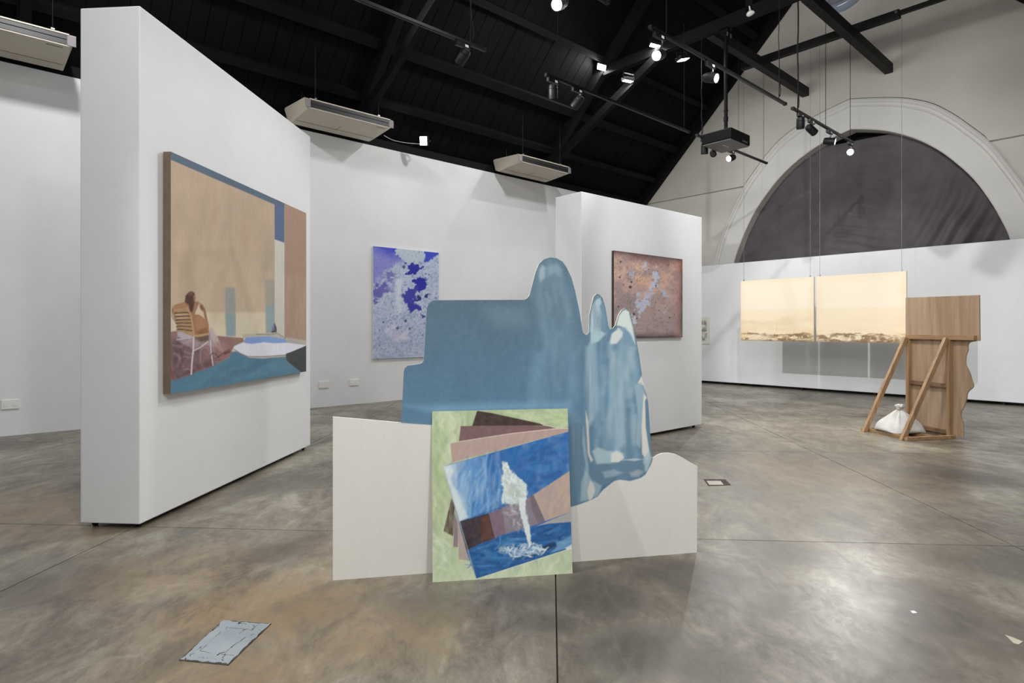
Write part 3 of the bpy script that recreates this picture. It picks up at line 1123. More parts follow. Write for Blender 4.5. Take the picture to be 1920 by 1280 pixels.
    L([(1146, 850), (1156, 845), (1166, 850), (1170, 858), (1160, 866), (1146, 866)], (212, 214, 206), soft=1.8, a=0.95)
    L([(1112, 870), (1160, 868), (1176, 861), (1202, 863), (1209, 872), (1210, 886), (1196, 896), (1164, 894), (1140, 906), (1118, 912), (1108, 890)], (98, 128, 150), soft=2.5, a=0.95)
    L([(1130, 884), (1150, 880), (1168, 886), (1150, 893), (1134, 896)], (150, 174, 188), soft=3, a=0.8)
    L([(1180, 886), (1196, 880), (1206, 884), (1198, 893), (1184, 893)], (158, 168, 176), soft=3, a=0.8)
    L([(1168, 862), (1190, 859), (1204, 861), (1190, 864)], (176, 194, 202), soft=1.2, a=0.9)
    L([(1090, 905), (1098, 880), (1110, 900), (1128, 910), (1122, 928), (1100, 938), (1088, 940)], (150, 174, 186), soft=3, a=0.9, seed=61)
    L([(1101, 920), (1107, 900), (1113, 908), (1116, 920), (1110, 935), (1104, 938)], (206, 206, 198), soft=1.8, a=0.9)
    L([(1094, 800), (1098, 838), (1104, 880), (1098, 930), (1094, 930), (1098, 870), (1092, 830)], (156, 180, 192), soft=2.5, a=0.7)
    p.brush(0.5, 0.05, 0.025, 71)
    return p.out()


bt = thing('cutout_board', 'shaped standing board with a blue glassy silhouette on a pale base', 'cutout', b0 + bd * BW / 2, math.atan2(bd.y, bd.x))
ol = [board_xy(*q) for q in OUT]
ol = [(a, max(0.0, b)) for a, b in ol]
MB().slab([(a - BW / 2, b) for a, b in ol], [], lambda a, b, d: (a, d, b), 0.0006, 0.010).build('board_core', M['board_edge'], bt)
V2, Q2 = masked_grid(ol, 0.0034)
PW = np.array(tuple(b0)) + V2[:, :1] * np.array(tuple(bd)) + V2[:, 1:] * np.array((0, 0, 1.0))
xx, yy = project(PW)
cols = paint_board(xx, yy)
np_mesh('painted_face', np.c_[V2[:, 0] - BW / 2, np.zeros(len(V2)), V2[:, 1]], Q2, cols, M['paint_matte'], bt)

# ------------------------------------------------------------------ canvas leaning on the board
c0, c1 = on_floor(811, 1091.5), on_floor(1073.5, 1074.5)
ct0 = on_plane(809, 771, b0 + bn * 0.012, bn)
EX = (c1 - c0)
CW = EX.length
EX.normalize()
up = ct0 - c0
up = up - EX * up.dot(EX)
CH = up.length
EZ = up.normalized()


def q8(*pts):
    return [(790 + a / 3.557, 750 + b / 3.557) for a, b in pts]


def paint_fountain(x, y, s, t):
    p = Paint(x, y, (160, 174, 138), 1.10)
    gx = fbm(x * 0.03, y * 0.012, 3, 3)
    p.field(np.clip(gx * 2.4 - 0.9, 0, 1) * 0.7, (196, 206, 176))
    p.field(np.clip((0.35 - t) / 0.35, 0, 1) * 0.6, (198, 208, 178))
    p.field(np.clip(fbm(x * 0.05, y * 0.05, 8, 3) * 2.5 - 1.4, 0, 1) * 0.5 * (t > 0.8), (120, 150, 120))
    p.brush(0.16, 0.05, 0.10, 4, 0.7)
    L = lambda pts, c, **k: p.poly(q8(*pts), c, **k)
    K = lambda pts, cs, n, ln, w, ang, **k: p.strokes(q8(*pts), cs, n, ln, w, ang, **k)
    K([(66, 75), (370, 70), (340, 180), (190, 290), (150, 440), (200, 650), (150, 870), (66, 900)], [(150, 172, 128), (184, 200, 160), (128, 158, 122), (196, 206, 170), (156, 176, 120)], 110, 26, 6, 1.4, a=0.33, soft=1.5, seed=2)
    K([(66, 880), (150, 880), (250, 1065), (360, 1190), (1005, 1000), (1010, 1150), (70, 1210)], [(190, 206, 176), (206, 214, 190), (176, 196, 160), (160, 186, 150)], 110, 26, 6, 1.2, spread=0.5, a=0.33, soft=1.5, seed=3)
    K([(480, 75), (970, 62), (985, 185), (820, 160)], [(176, 194, 150), (190, 204, 164), (158, 178, 128)], 50, 34, 5, 0.2, a=0.35, soft=1.5, seed=4)
    L([(338, 174), (372, 70), (462, 84), (640, 122), (812, 160), (812, 170)], (54, 34, 30), soft=0.9, streak=(0.1, 0.3, 0.985))
    L([(250, 277), (262, 172), (700, 168), (850, 172), (905, 186), (600, 222)], (112, 84, 86), soft=0.9, streak=(0.05, 0.4, 0.97))
    p.line(q8((800, 158), (905, 186)), 1.0, (214, 196, 180))
    L([(202, 416), (192, 288), (420, 252), (640, 218), (800, 196), (985, 186), (990, 206)], (170, 146, 138), soft=0.9, streak=(0.03, 0.4, 0.97))
    p.line(q8((252, 276), (600, 222), (900, 190), (985, 188)), 1.0, (224, 206, 192), a=0.8)
    p.line(q8((192, 288), (204, 412)), 1.0, (212, 190, 176), a=0.7)
    L([(200, 656), (148, 872), (212, 908), (224, 700)], (78, 52, 47), soft=0.9, streak=(0.3, 0.05, 0.7))
    L([(218, 750), (214, 978), (242, 980), (250, 830)], (134, 118, 124), soft=0.9)
    L([(240, 800), (250, 1062), (304, 1066), (330, 1040), (270, 840)], (168, 152, 144), soft=0.9)
    card = [(148, 440), (986, 208), (994, 470), (1004, 912), (1004, 980), (366, 1192), (300, 1000)]
    L(card, (34, 98, 162), soft=0.9)
    # sky
    u = np.clip((x - 838) / 85, 0, 1)
    inside = np.clip(0.5 - sdf(x, y, q8((150, 442), (984, 212), (990, 470), (760, 625), (540, 705), (255, 806))), 0, 1)
    n = fbm(x * 0.06, y * 0.02, 13, 4)
    p.field(inside * np.clip(1.15 - u * 1.15 + (n - 0.5) * 1.1, 0, 1) * 0.9, (176, 200, 214))
    p.field(inside * np.clip(1.0 - np.abs(u - 0.62) * 2.6, 0, 1) * 0.55, (60, 128, 190))
    p.field(inside * np.clip((x - 985) / 40, 0, 1) * np.clip(fbm(x * 0.03, y * 0.05, 14, 3) * 2 - 0.5, 0, 1) * 0.5, (36, 100, 168))
    p.field(inside * np.clip(0.5 - np.abs(y - 845) / 30, 0, 0.5) * np.clip((x - 960) / 30, 0, 1) * 0.6, (22, 74, 132))
    L([(150, 440), (195, 440), (215, 470), (190, 520), (240, 620), (310, 780), (255, 806)], (206, 216, 214), soft=4, a=0.8)
    K([(215, 470), (540, 380), (545, 700), (320, 770)], [(126, 170, 206), (58, 126, 188), (38, 100, 168), (150, 186, 210), (70, 140, 200)], 90, 40, 4, 1.75, spread=0.2, a=0.4, soft=1.5, seed=5)
    K([(600, 340), (985, 225), (990, 465), (750, 620), (700, 480)], [(30, 88, 150), (22, 70, 128), (52, 120, 180), (40, 104, 170)], 80, 34, 6, -0.3, spread=0.4, a=0.45, soft=2, seed=6)
    # wall band
    L([(255, 808), (450, 753), (492, 920), (380, 962), (302, 1002)], (54, 40, 40), soft=0.9, streak=(0.12, 0.12, 0.93))
    L([(400, 780), (450, 757), (488, 916), (400, 950)], (104, 60, 42), soft=5, a=0.6)
    L([(450, 755), (546, 716), (566, 888), (490, 918)], (118, 100, 114), soft=1.2)
    L([(540, 716), (742, 636), (822, 806), (760, 832), (562, 892)], (132, 120, 126), soft=1.2, streak=(0.15, 0.08, 0.85))
    L([(720, 640), (750, 630), (822, 804), (780, 826), (735, 720)], (110, 100, 108), soft=1.5)
    L([(748, 630), (992, 470), (996, 744), (826, 806)], (180, 158, 142), soft=1.0, streak=(0.18, 0.05, 0.86), seed=4)
    L([(772, 838), (996, 744), (1002, 812), (850, 822)], (158, 156, 152), soft=1.0)
    # water
    L([(302, 1004), (380, 964), (565, 898), (700, 868), (820, 830), (1002, 812), (1004, 912), (1000, 985), (366, 1192)], (26, 84, 142), soft=1.0)
    K([(310, 1010), (565, 905), (820, 840), (1000, 820), (1000, 960), (370, 1180)], [(20, 72, 128), (52, 118, 174), (34, 98, 156), (84, 146, 192), (14, 58, 104)], 110, 26, 4, -0.3, spread=0.3, a=0.5, soft=1.2, seed=7)
    wat = np.clip(0.5 - sdf(x, y, q8((305, 1006), (565, 902), (1000, 830), (1000, 975), (370, 1184))), 0, 1)
    p.field(wat * np.clip(fbm(x * 0.04, y * 0.11, 22, 4) * 3 - 1.5, 0, 1) * 0.6, (66, 132, 186))
    L([(690, 1030), (880, 940), (908, 965), (840, 1005), (720, 1050)], (16, 52, 92), soft=2, a=0.9)
    p.field(wat * np.clip(1 - np.hypot((x - 976) / 46, (y - 1030) / 13), 0, 1) ** 0.5 * np.clip(fbm(x * 0.16, y * 0.2, 25, 3) * 3 - 1.15, 0, 1), (190, 210, 218))
    L([(900, 950), (1004, 905), (1003, 965), (960, 990), (860, 1020), (905, 975)], (130, 178, 210), soft=2, a=0.5)
    L([(960, 985), (1004, 962), (1004, 990), (975, 1000)], (224, 230, 224), soft=1.5, a=0.8)
    # plume
    L([(520, 400), (600, 420), (700, 470), (710, 560), (690, 620), (560, 520)], (38, 96, 158), soft=5, a=0.6, wob=6)
    L([(534, 418), (572, 420), (606, 480), (650, 520), (694, 556), (708, 610), (696, 660), (640, 700), (580, 690), (536, 690), (548, 620), (536, 540), (544, 480)], (204, 216, 214), soft=2.2, wob=4, ws=0.14, a=0.95, seed=3)
    L([(560, 560), (620, 545), (680, 600), (640, 660), (575, 640)], (172, 184, 172), soft=5, a=0.7, wob=4)
    K([(540, 430), (572, 425), (650, 530), (690, 570), (695, 650), (640, 690), (545, 680)], [(222, 228, 224), (186, 198, 190), (164, 182, 184), (206, 218, 220), (176, 184, 170)], 60, 14, 4, 1.2, spread=0.6, a=0.6, soft=1, seed=8)
    K([(545, 690), (700, 680), (700, 860), (570, 870)], [(150, 142, 148), (176, 176, 180), (120, 110, 118), (190, 194, 198)], 36, 14, 3, 1.4, spread=0.5, a=0.5, soft=1, seed=9)
    L([(655, 650), (694, 650), (700, 760), (722, 850), (734, 950), (716, 985), (700, 900), (672, 800), (650, 720)], (208, 218, 218), soft=1.8, wob=2.5, ws=0.2, a=0.95)
    K([(560, 985), (680, 950), (800, 960), (850, 1000), (760, 1050), (580, 1060)], [(206, 218, 224), (170, 198, 216), (120, 164, 198), (222, 228, 228)], 70, 10, 2.4, -0.2, spread=0.6, a=0.7, soft=0.8, seed=10)
    p.field(np.clip(1 - np.hypot((x - 965) / 28, (y - 958) / 26), 0, 1) * np.clip(fbm(x * 0.1, y * 0.13, 33, 3) * 3 - 1.5, 0, 1) * 0.8, (196, 200, 204))
    for a, b, cc in ((640, 1100, 1165), (618, 1105, 1145), (652, 1095, 1135), (772, 960, 1110), (764, 940, 1080), (628, 1110, 1160)):
        p.line(q8((a, b), (a, cc)), 0.5, (70, 130, 176), 0.5, 0.8)
    p.line(q8((150, 440), (366, 1192)), 0.8, (206, 214, 204), 0.5, 0.7)
    p.line(q8((366, 1192), (1000, 988)), 1.0, (216, 222, 204), 0.6, 0.8)
    p.brush(0.22, 0.07, 0.10, 6, 0.35)
    return p.out()


canvas('leaning_canvas', 'green canvas of a blue fountain picture leaning against the cutout board', 'painting', c0, EX, EZ, CW, CH, 0.010,
       paint_fountain, 0.0026, M['canvas_edge'], M['paint'])

# ------------------------------------------------------------------ tan painting on the left partition
nl = Vector((dl.y, -dl.x, 0)).normalized()
dlu = dl.normalized()
off = pl + nl * 0.052
w0 = on_plane(320, 740.5, off, nl)
w1 = on_plane(574, 695.0, off, nl)
wt = on_plane(320, 284, off, nl)
wz = (w0.z + w1.z) / 2
WW = (w1 - w0).dot(dlu)
WH = wt.z - wz


def q4(*pts):
    return [(290 + a / 4.923, 500 + b / 4.923) for a, b in pts]


def paint_tan(x, y, s, t):
    p = Paint(x, y, (186, 163, 135), 1.05)
    L = lambda pts, c, **k: p.poly(q4(*pts), c, **k)
    n = fbm(x * 0.05, y * 0.012, 3, 4)
    n2 = fbm(x * 0.02, y * 0.02, 13, 3)
    p.field(np.clip(n * 2.2 - 0.8, 0, 1) * 0.55, (172, 150, 122))
    p.field(np.clip(n2 * 2.4 - 1.0, 0, 1) * 0.6, (200, 170, 136))
    p.field(np.clip((y - 430) / 120, 0, 1) * 0.55, (206, 186, 154))
    p.field(np.clip(1 - np.abs(x - 352) / 22, 0, 1) * np.clip((y - 380) / 80, 0, 1) * 0.5, (158, 140, 116))
    p.field(np.clip((x - 480) / 20, 0, 1) * np.clip(1 - np.abs(y - 500) / 90, 0, 1) * 0.5, (150, 140, 122))
    p.field(np.clip((y - 583) / 5, 0, 1) * (x < 515), (216, 202, 172))
    L([(130, 590), (160, 480), (200, 620), (150, 640)], (210, 196, 170), soft=2)
    p.strokes([(325, 320), (512, 400), (512, 600), (325, 600)], [(196, 170, 136), (176, 154, 126), (206, 184, 152), (168, 148, 122), (204, 168, 130)], 120, 60, 12, 1.6, spread=0.15, a=0.22, soft=6, seed=3)
    p.strokes([(537, 400), (572, 405), (572, 620), (537, 615)], [(150, 120, 102), (180, 148, 122), (166, 136, 116)], 40, 50, 7, 1.6, spread=0.08, a=0.35, soft=3, seed=4)
    # columns of green light
    L([(648, 190), (740, 190), (748, 440), (745, 640), (660, 640), (652, 440)], (140, 152, 146), soft=2.5, a=0.8)
    L([(655, 440), (748, 440), (746, 640), (662, 640)], (136, 158, 156), soft=2, a=0.7)
    L([(1015, 120), (1112, 120), (1112, 620), (1030, 620)], (148, 150, 138), soft=4, a=0.7)
    L([(1022, 360), (1112, 350), (1112, 605), (1030, 610)], (140, 160, 162), soft=2.5, a=0.8)
    # right strip
    p.poly([(533.5, 370), (580, 380), (580, 640), (533, 634)], (166, 134, 112), soft=0.7)
    p.poly([(536, 520), (580, 520), (580, 640), (536, 634)], (178, 152, 126), soft=14, a=0.8, streak=(0.2, 0.02, 0.3))
    # white strip and blue
    p.poly([(515, 380), (533.3, 384), (533.3, 640), (515, 634)], (204, 198, 182), soft=0.7)
    p.poly([(514.6, 370), (533.2, 372), (533.2, 455), (515, 448.6)], (84, 100, 130), soft=0.7)
    p.poly([(310, 270), (320, 299.2), (514.6, 383.4), (533.3, 390), (533.3, 375), (322, 270)], (80, 98, 114), soft=0.8)
    # dark figure in the far corner and floor line
    L([(1075, 610), (1090, 540), (1108, 518), (1126, 560), (1128, 605)], (84, 74, 82), soft=1)
    L([(1084, 590), (1092, 530), (1104, 530), (1100, 585)], (120, 140, 170), soft=1)
    L([(800, 622), (960, 616), (1110, 612), (1210, 652), (1400, 680), (1400, 730), (1210, 720), (820, 660)], (190, 182, 164), soft=2)
    p.line(q4((940, 622), (1080, 625), (1130, 612), (1210, 660)), 1.0, (120, 100, 88))
    # water
    L([(815, 690), (850, 652), (1050, 640), (1205, 668), (1230, 700), (1080, 705), (860, 720)], (132, 160, 206), soft=1.2)
    L([(1210, 690), (1240, 664), (1390, 720), (1390, 740), (1230, 760)], (168, 164, 156), soft=4, a=0.8)
    L([(724, 745), (760, 715), (822, 702), (900, 712), (1010, 695), (1100, 708), (1220, 700), (1395, 722), (1395, 735), (1212, 806), (1100, 818), (980, 826), (860, 826), (790, 795), (735, 770)], (226, 226, 230), soft=1.2)
    p.line(q4((735, 762), (790, 800), (860, 828), (1000, 830), (1212, 818)), 1.8, (156, 124, 112))
    p.line(q4((850, 840), (1000, 842), (1212, 826)), 1.0, (206, 206, 204))
    # teal floor
    L([(140, 1050), (340, 990), (560, 900), (690, 835), (705, 785), (750, 780), (870, 838), (1000, 846), (1208, 828), (1212, 868), (1362, 972), (1360, 1000), (150, 1200)], (84, 126, 144), soft=1.0)
    L([(500, 960), (760, 880), (1100, 870), (1250, 930), (900, 1010)], (94, 140, 158), soft=14, a=0.6)
    L([(1211, 802), (1260, 785), (1400, 726), (1400, 975), (1352, 972), (1211, 864)], (60, 66, 64), soft=0.9)
    p.strokes(q4((200, 1140), (520, 960), (760, 860), (1150, 870), (1300, 960), (700, 1080)), [(104, 148, 164), (72, 112, 132), (92, 136, 152), (80, 116, 138)], 50, 40, 7, -0.25, spread=0.25, a=0.35, soft=3, seed=5)
    # rock
    L([(130, 600), (220, 590), (360, 640), (500, 590), (570, 636), (700, 648), (815, 658), (822, 690), (735, 730), (708, 785), (690, 836), (560, 905), (340, 990), (140, 1052)], (146, 110, 104), soft=1.2)
    L([(700, 650), (815, 660), (820, 688), (735, 728)], (150, 118, 100), soft=1.5)
    L([(150, 660), (260, 660), (330, 700), (420, 760), (430, 880), (340, 990), (150, 1040)], (112, 88, 92), soft=6, a=0.85, wob=5)
    L([(170, 730), (230, 690), (280, 760), (240, 900), (180, 960)], (88, 66, 78), soft=6, a=0.8, wob=6)
    L([(300, 960), (420, 890), (540, 840), (560, 900), (340, 990), (200, 1030)], (92, 64, 66), soft=4, a=0.8)
    L([(210, 600), (330, 600), (350, 650), (260, 665), (210, 640)], (190, 178, 184), soft=2, a=0.9)
    L([(220, 670), (330, 660), (420, 700), (480, 690), (520, 560), (560, 640), (620, 760), (560, 740), (480, 720), (380, 760), (280, 720)], (176, 158, 160), soft=3, a=0.75, wob=4)
    L([(500, 560), (560, 600), (620, 740), (640, 780), (600, 770), (520, 660)], (196, 180, 172), soft=2, a=0.8)
    L([(560, 690), (650, 690), (700, 760), (650, 800), (570, 760)], (166, 124, 114), soft=4, a=0.8)
    L([(640, 780), (700, 750), (700, 790), (640, 812)], (96, 50, 46), soft=1.5, a=0.8)
    p.strokes(q4((160, 660), (420, 700), (680, 760), (660, 820), (340, 970), (170, 1020)), [(120, 92, 100), (158, 124, 118), (92, 66, 78), (178, 150, 144), (134, 100, 96)], 60, 14, 4, 0.6, spread=0.8, a=0.5, soft=1.5, seed=6)
    # seated woman
    L([(160, 400), (190, 350), (280, 325), (400, 320), (440, 350), (468, 390), (500, 540), (500, 600), (450, 640), (370, 640), (340, 560), (180, 480)], (160, 114, 82), soft=1.2)
    L([(165, 360), (280, 325), (290, 372), (180, 384)], (172, 122, 88), soft=1.5)
    L([(370, 480), (420, 440), (470, 470), (490, 560), (470, 610), (380, 590)], (176, 128, 92), soft=4, a=0.8)
    L([(385, 590), (480, 560), (490, 608), (400, 636)], (134, 88, 52), soft=3, a=0.8)
    L([(375, 420), (412, 335), (420, 390), (450, 420), (462, 480), (440, 460), (405, 440), (372, 440)], (212, 190, 160), soft=1.2)
    L([(412, 370), (440, 352), (462, 400), (440, 400)], (116, 80, 60), soft=1.5, a=0.8)
    L([(278, 325), (284, 268), (312, 234), (342, 224), (368, 240), (376, 290), (366, 340), (350, 420), (330, 415), (312, 350)], (80, 48, 38), soft=1.2)
    L([(300, 250), (340, 228), (360, 250), (330, 270)], (122, 86, 64), soft=2, a=0.8)
    L([(356, 262), (372, 268), (374, 300), (362, 318)], (176, 132, 100), soft=1.5, a=0.7)
    # chair
    L([(172, 392), (300, 374), (330, 440), (356, 560), (362, 640), (340, 640), (205, 584), (196, 480)], (176, 140, 98), soft=1.0)
    for k, (a, b) in enumerate(((428, 424), (462, 456), (492, 488), (522, 520), (552, 552), (580, 590))):
        p.line(q4((186 + k * 4, a), (240, a - 4), (318 + k * 5, b)), 2.6, (84, 58, 46), 0.6, 0.95)
    for k, a in enumerate((442, 474)):
        p.line(q4((190 + k * 4, a), (300 + k * 5, a - 6)), 1.2, (222, 196, 150), 0.5, 0.9)
    p.line(q4((300, 374), (335, 450), (356, 560), (364, 640)), 2.6, (190, 150, 102))
    p.line(q4((206, 584), (208, 660)), 1.6, (150, 130, 130), 0.6, 0.8)
    L([(350, 632), (430, 622), (500, 610), (500, 628), (400, 652)], (194, 158, 108), soft=1.0)
    L([(380, 650), (500, 630), (500, 680), (420, 692)], (92, 74, 64), soft=2, a=0.8)
    p.line(q4((360, 650), (358, 760), (346, 860), (338, 990)), 3.0, (206, 196, 196), 0.7)
    p.line(q4((205, 672), (350, 652)), 1.8, (200, 188, 188), 0.7)
    p.line(q4((352, 778), (420, 745), (490, 692)), 2.2, (206, 196, 196), 0.7)
    p.line(q4((424, 880), (420, 780), (450, 738), (490, 750), (515, 810)), 1.6, (158, 138, 138), 0.7, 0.9)
    p.line(q4((516, 680), (520, 780), (538, 905)), 2.2, (206, 196, 196), 0.7)
    p.line(q4((512, 826), (530, 795), (560, 800), (585, 830), (640, 795), (660, 800)), 1.4, (44, 30, 34), 0.6, 0.9)
    p.line(q4((545, 850), (590, 830), (600, 860), (560, 862)), 0.9, (52, 36, 40), 0.5, 0.8)
    p.line(q4((165, 380), (160, 460), (200, 520)), 2.0, (120, 84, 70), 0.8, 0.8)
    p.line(q4((150, 940), (170, 1040)), 3.0, (136, 50, 58), 1.2, 0.6)
    p.c *= np.array((0.99, 1.01, 1.10))
    p.brush(0.35, 0.06, 0.06, 6)
    return p.out()


canvas('wall_painting', 'large tan painting of a seated woman from behind beside a pool', 'painting', (w0.x, w0.y, wz), dlu, (0, 0, 1), WW, WH, 0.044,
       paint_tan, 0.0050, M['linen'], M['paint'])

# ------------------------------------------------------------------ blue print on the left wall
nv = R(0, -1)
e_u = R(1, 0)
pb = R(0, VL - 0.035)
k0, k1 = on_plane(701, 673, pb, nv), on_plane(822, 668, pb, nv)
kt = on_plane(698, 461, pb, nv)
ka = on_plane(699.5, 570, pb, nv)
kb = on_plane(822.5, 570, pb, nv)
BWd = (kb - ka).dot(e_u)


def q5(*pts):
    return [(680 + a / 5.331, 450 + b / 5.333) for a, b in pts]


def paint_blue(x, y, s, t):
    p = Paint(x, y, (176, 188, 212), 1.12)
    n = fbm(x * 0.10, y * 0.10, 3, 5)
    n2 = fbm(x * 0.35, y * 0.35, 17, 3)
    p.field(np.clip(n * 3 - 1.3, 0, 1) * 0.7, (198, 206, 224))
    p.field(np.clip(n2 * 3.4 - 1.7, 0, 1) * 0.65, (112, 132, 176))
    n9 = fbm(x * 0.22, y * 0.22, 91, 5)
    p.field(np.clip(n9 * 4 - 2.3, 0, 1) * 0.6, (206, 214, 228))
    W = dict(wob=15, ws=0.15, soft=1.3, octv=5)
    L = lambda pts, c, **k: p.poly(q5(*pts), c, **{**W, **k})
    L([(60, 20), (380, 40), (400, 220), (300, 260), (240, 330), (150, 420), (60, 440)], (134, 136, 204), soft=8, seed=4)
    L([(80, 20), (380, 40), (380, 180), (250, 150), (140, 90)], (58, 70, 190), soft=14, seed=5, wob=6)
    L([(620, 80), (780, 100), (780, 140), (690, 190), (620, 240), (600, 160)], (60, 76, 190), seed=6, wob=5)
    L([(340, 110), (380, 60), (640, 90), (630, 180), (560, 250), (440, 240), (370, 190)], (182, 196, 210), seed=7, wob=9)
    L([(440, 240), (560, 240), (600, 320), (520, 345), (460, 330)], (36, 44, 158), seed=8)
    L([(510, 400), (640, 370), (620, 450), (590, 500), (520, 490)], (32, 40, 160), seed=9)
    L([(400, 470), (470, 500), (540, 470), (530, 560), (500, 650), (430, 640), (390, 560)], (62, 62, 166), seed=10)
    L([(450, 640), (530, 640), (600, 690), (630, 720), (560, 700), (480, 720), (460, 700)], (50, 56, 160), seed=11, wob=7)
    L([(560, 590), (640, 540), (620, 600)], (34, 44, 120), seed=12)
    L([(580, 730), (620, 760), (600, 780)], (40, 50, 140), seed=13, wob=4)
    L([(110, 460), (220, 430), (240, 480), (180, 560), (120, 640), (105, 560)], (104, 100, 176), seed=14, soft=3)
    L([(240, 320), (330, 330), (345, 390), (280, 380)], (120, 120, 186), seed=15, soft=2)
    L([(260, 410), (330, 420), (300, 520), (270, 500)], (140, 136, 198), seed=16, soft=3)
    L([(250, 880), (300, 840), (320, 920), (450, 920), (420, 1000), (330, 990), (260, 940)], (206, 204, 226), seed=17, soft=4)
    L([(340, 360), (400, 380), (380, 560), (400, 700), (360, 760), (330, 600)], (206, 212, 228), seed=18, soft=5, wob=5)
    for a, b, r in ((205, 820, 14), (255, 868, 9), (350, 880, 20), (470, 885, 11), (600, 950, 6), (300, 940, 8), (170, 900, 12), (270, 400, 8), (410, 268, 18), (730, 580, 10), (430, 810, 16), (140, 590, 10)):
        L([(a - r, b), (a, b - r), (a + r, b), (a, b + r)], (70, 80, 130), wob=1.5, soft=0.8, seed=int(a))
    lo = np.clip((0.42 - t) / 0.3, 0, 1)
    p.field(lo * np.clip(n * 3 - 1.4, 0, 1) * 0.7, (138, 152, 184))
    spk = fbm(x * 0.8, y * 0.8, 71, 2)
    p.field(np.clip((spk - 0.74) * 12, 0, 1) * 0.7, (60, 70, 120))
    return p.out()


canvas('wall_print', 'upright blue and white cloudy print on the long left wall', 'painting', (ka.x, ka.y, (k0.z + k1.z) / 2), e_u, (0, 0, 1), BWd, kt.z - (k0.z + k1.z) / 2, 0.028,
       paint_blue, 0.009, M['frame_white'], M['print'])

# ------------------------------------------------------------------ rusty print on the right partition
nr_ = Vector((dr.y, -dr.x, 0))
pc = pr1 + nr_ * 0.032
m0, m1 = on_plane(1151, 560, pc, nr_), on_plane(1279.5, 560, pc, nr_)
mt, mb_ = on_plane(1279.5, 486, pc, nr_), on_plane(1279.5, 632, pc, nr_)


def q6(*pts):
    return [(1130 + a / 6.4, 450 + b / 6.4) for a, b in pts]


def paint_rust(x, y, s, t):
    p = Paint(x, y, (158, 136, 128), 1.3)
    n = fbm(x * 0.05, y * 0.05, 3, 5)
    n2 = fbm(x * 0.22, y * 0.22, 13, 4)
    p.field(np.clip(n * 3.2 - 1.2, 0, 1) * np.clip((t - 0.2) * 2, 0, 1) * 0.9, (212, 172, 146))
    p.field(np.clip((0.5 - t) * 1.4 + (n - 0.5), 0, 1) * 0.7, (150, 138, 136))
    p.field(np.clip(n2 * 3 - 1.7, 0, 1) * 0.5, (104, 84, 80))
    L = lambda pts, c, **k: p.poly(q6(*pts), c, **{**dict(wob=11, ws=0.2, soft=1.4, octv=5), **k})
    L([(150, 600), (330, 620), (430, 720), (420, 900), (250, 820), (150, 900)], (134, 120, 120), soft=8, a=0.7)
    L([(320, 160), (600, 180), (830, 230), (780, 290), (560, 300), (350, 210)], (128, 96, 92), soft=8, a=0.7)
    L([(500, 300), (550, 250), (550, 300), (510, 345)], (178, 182, 194), seed=3)
    L([(310, 390), (360, 340), (380, 440), (350, 460)], (158, 160, 168), seed=4)
    L([(600, 440), (650, 330), (665, 440), (660, 560), (590, 620), (560, 600)], (178, 182, 192), seed=5)
    L([(420, 740), (520, 640), (580, 620), (560, 740), (500, 860), (440, 920), (415, 850)], (172, 174, 184), seed=6)
    L([(700, 580), (740, 600), (770, 665), (730, 660)], (170, 172, 182), seed=7)
    L([(400, 610), (450, 600), (450, 660)], (168, 172, 180), seed=8)
    L([(720, 860), (760, 850), (745, 905)], (172, 174, 184), seed=9, wob=3)
    L([(340, 930), (420, 920), (400, 1000), (350, 1000)], (186, 184, 188), seed=10)
    L([(900, 240), (960, 240), (960, 420), (920, 380)], (186, 96, 62), soft=5, a=0.8)
    L([(690, 400), (800, 400), (830, 560), (720, 570)], (206, 164, 138), soft=8, a=0.7)
    L([(430, 430), (580, 440), (560, 560), (420, 560)], (204, 162, 132), soft=8, a=0.7)
    for a, b, r in ((215, 260, 14), (205, 445, 12), (330, 560, 20), (345, 500, 10), (190, 800, 10), (375, 890, 18), (405, 938, 12), (675, 845, 9), (790, 300, 8), (860, 895, 10), (800, 930, 12), (640, 545, 18), (390, 1110, 12)):
        L([(a - r, b), (a, b - r), (a + r, b), (a, b + r)], (48, 40, 44), wob=2.0, soft=0.8, seed=int(a))
    spk = fbm(x * 0.7, y * 0.7, 71, 2)
    p.field(np.clip((spk - 0.72) * 10, 0, 1) * 0.7, (70, 54, 54))
    p.c *= np.array((1.0, 1.02, 1.12))
    e = np.minimum(np.minimum(1 - s, t * 1.2), (1 - t) * 1.0)
    p.field(np.clip(1 - e / 0.11 + (n - 0.5) * 0.7, 0, 1) ** 1.5 * 0.92, (62, 44, 44))
    e2 = np.minimum(1 - s, (1 - t))
    p.field(np.clip(1 - np.abs(e2 - 0.09) / 0.07, 0, 1) * np.clip(s * 1.5 - 0.6, 0, 1) * 0.35, (168, 84, 60))
    return p.out()


canvas('wall_print', 'rusty pink and grey mottled print with dark burnt edges', 'painting', (m0.x, m0.y, mb_.z), dr, (0, 0, 1), (m1 - m0).dot(dr), mt.z - mb_.z, 0.024,
       paint_rust, 0.0065, M['dark_edge'], M['print'])

# ------------------------------------------------------------------ pair of cream canvases hung on wires
UD = 9.74
pd = R(UD, 0)
ndp = R(-1, 0)
e_v = R(0, -1)
d0, d1 = on_plane(1389, 580, pd, ndp), on_plane(1526, 580, pd, ndp)
d2, d3 = on_plane(1530.5, 580, pd, ndp), on_plane(1699.5, 580, pd, ndp)
DB, DT = on_plane(1699.5, 643, pd, ndp).z, on_plane(1699.5, 508, pd, ndp).z


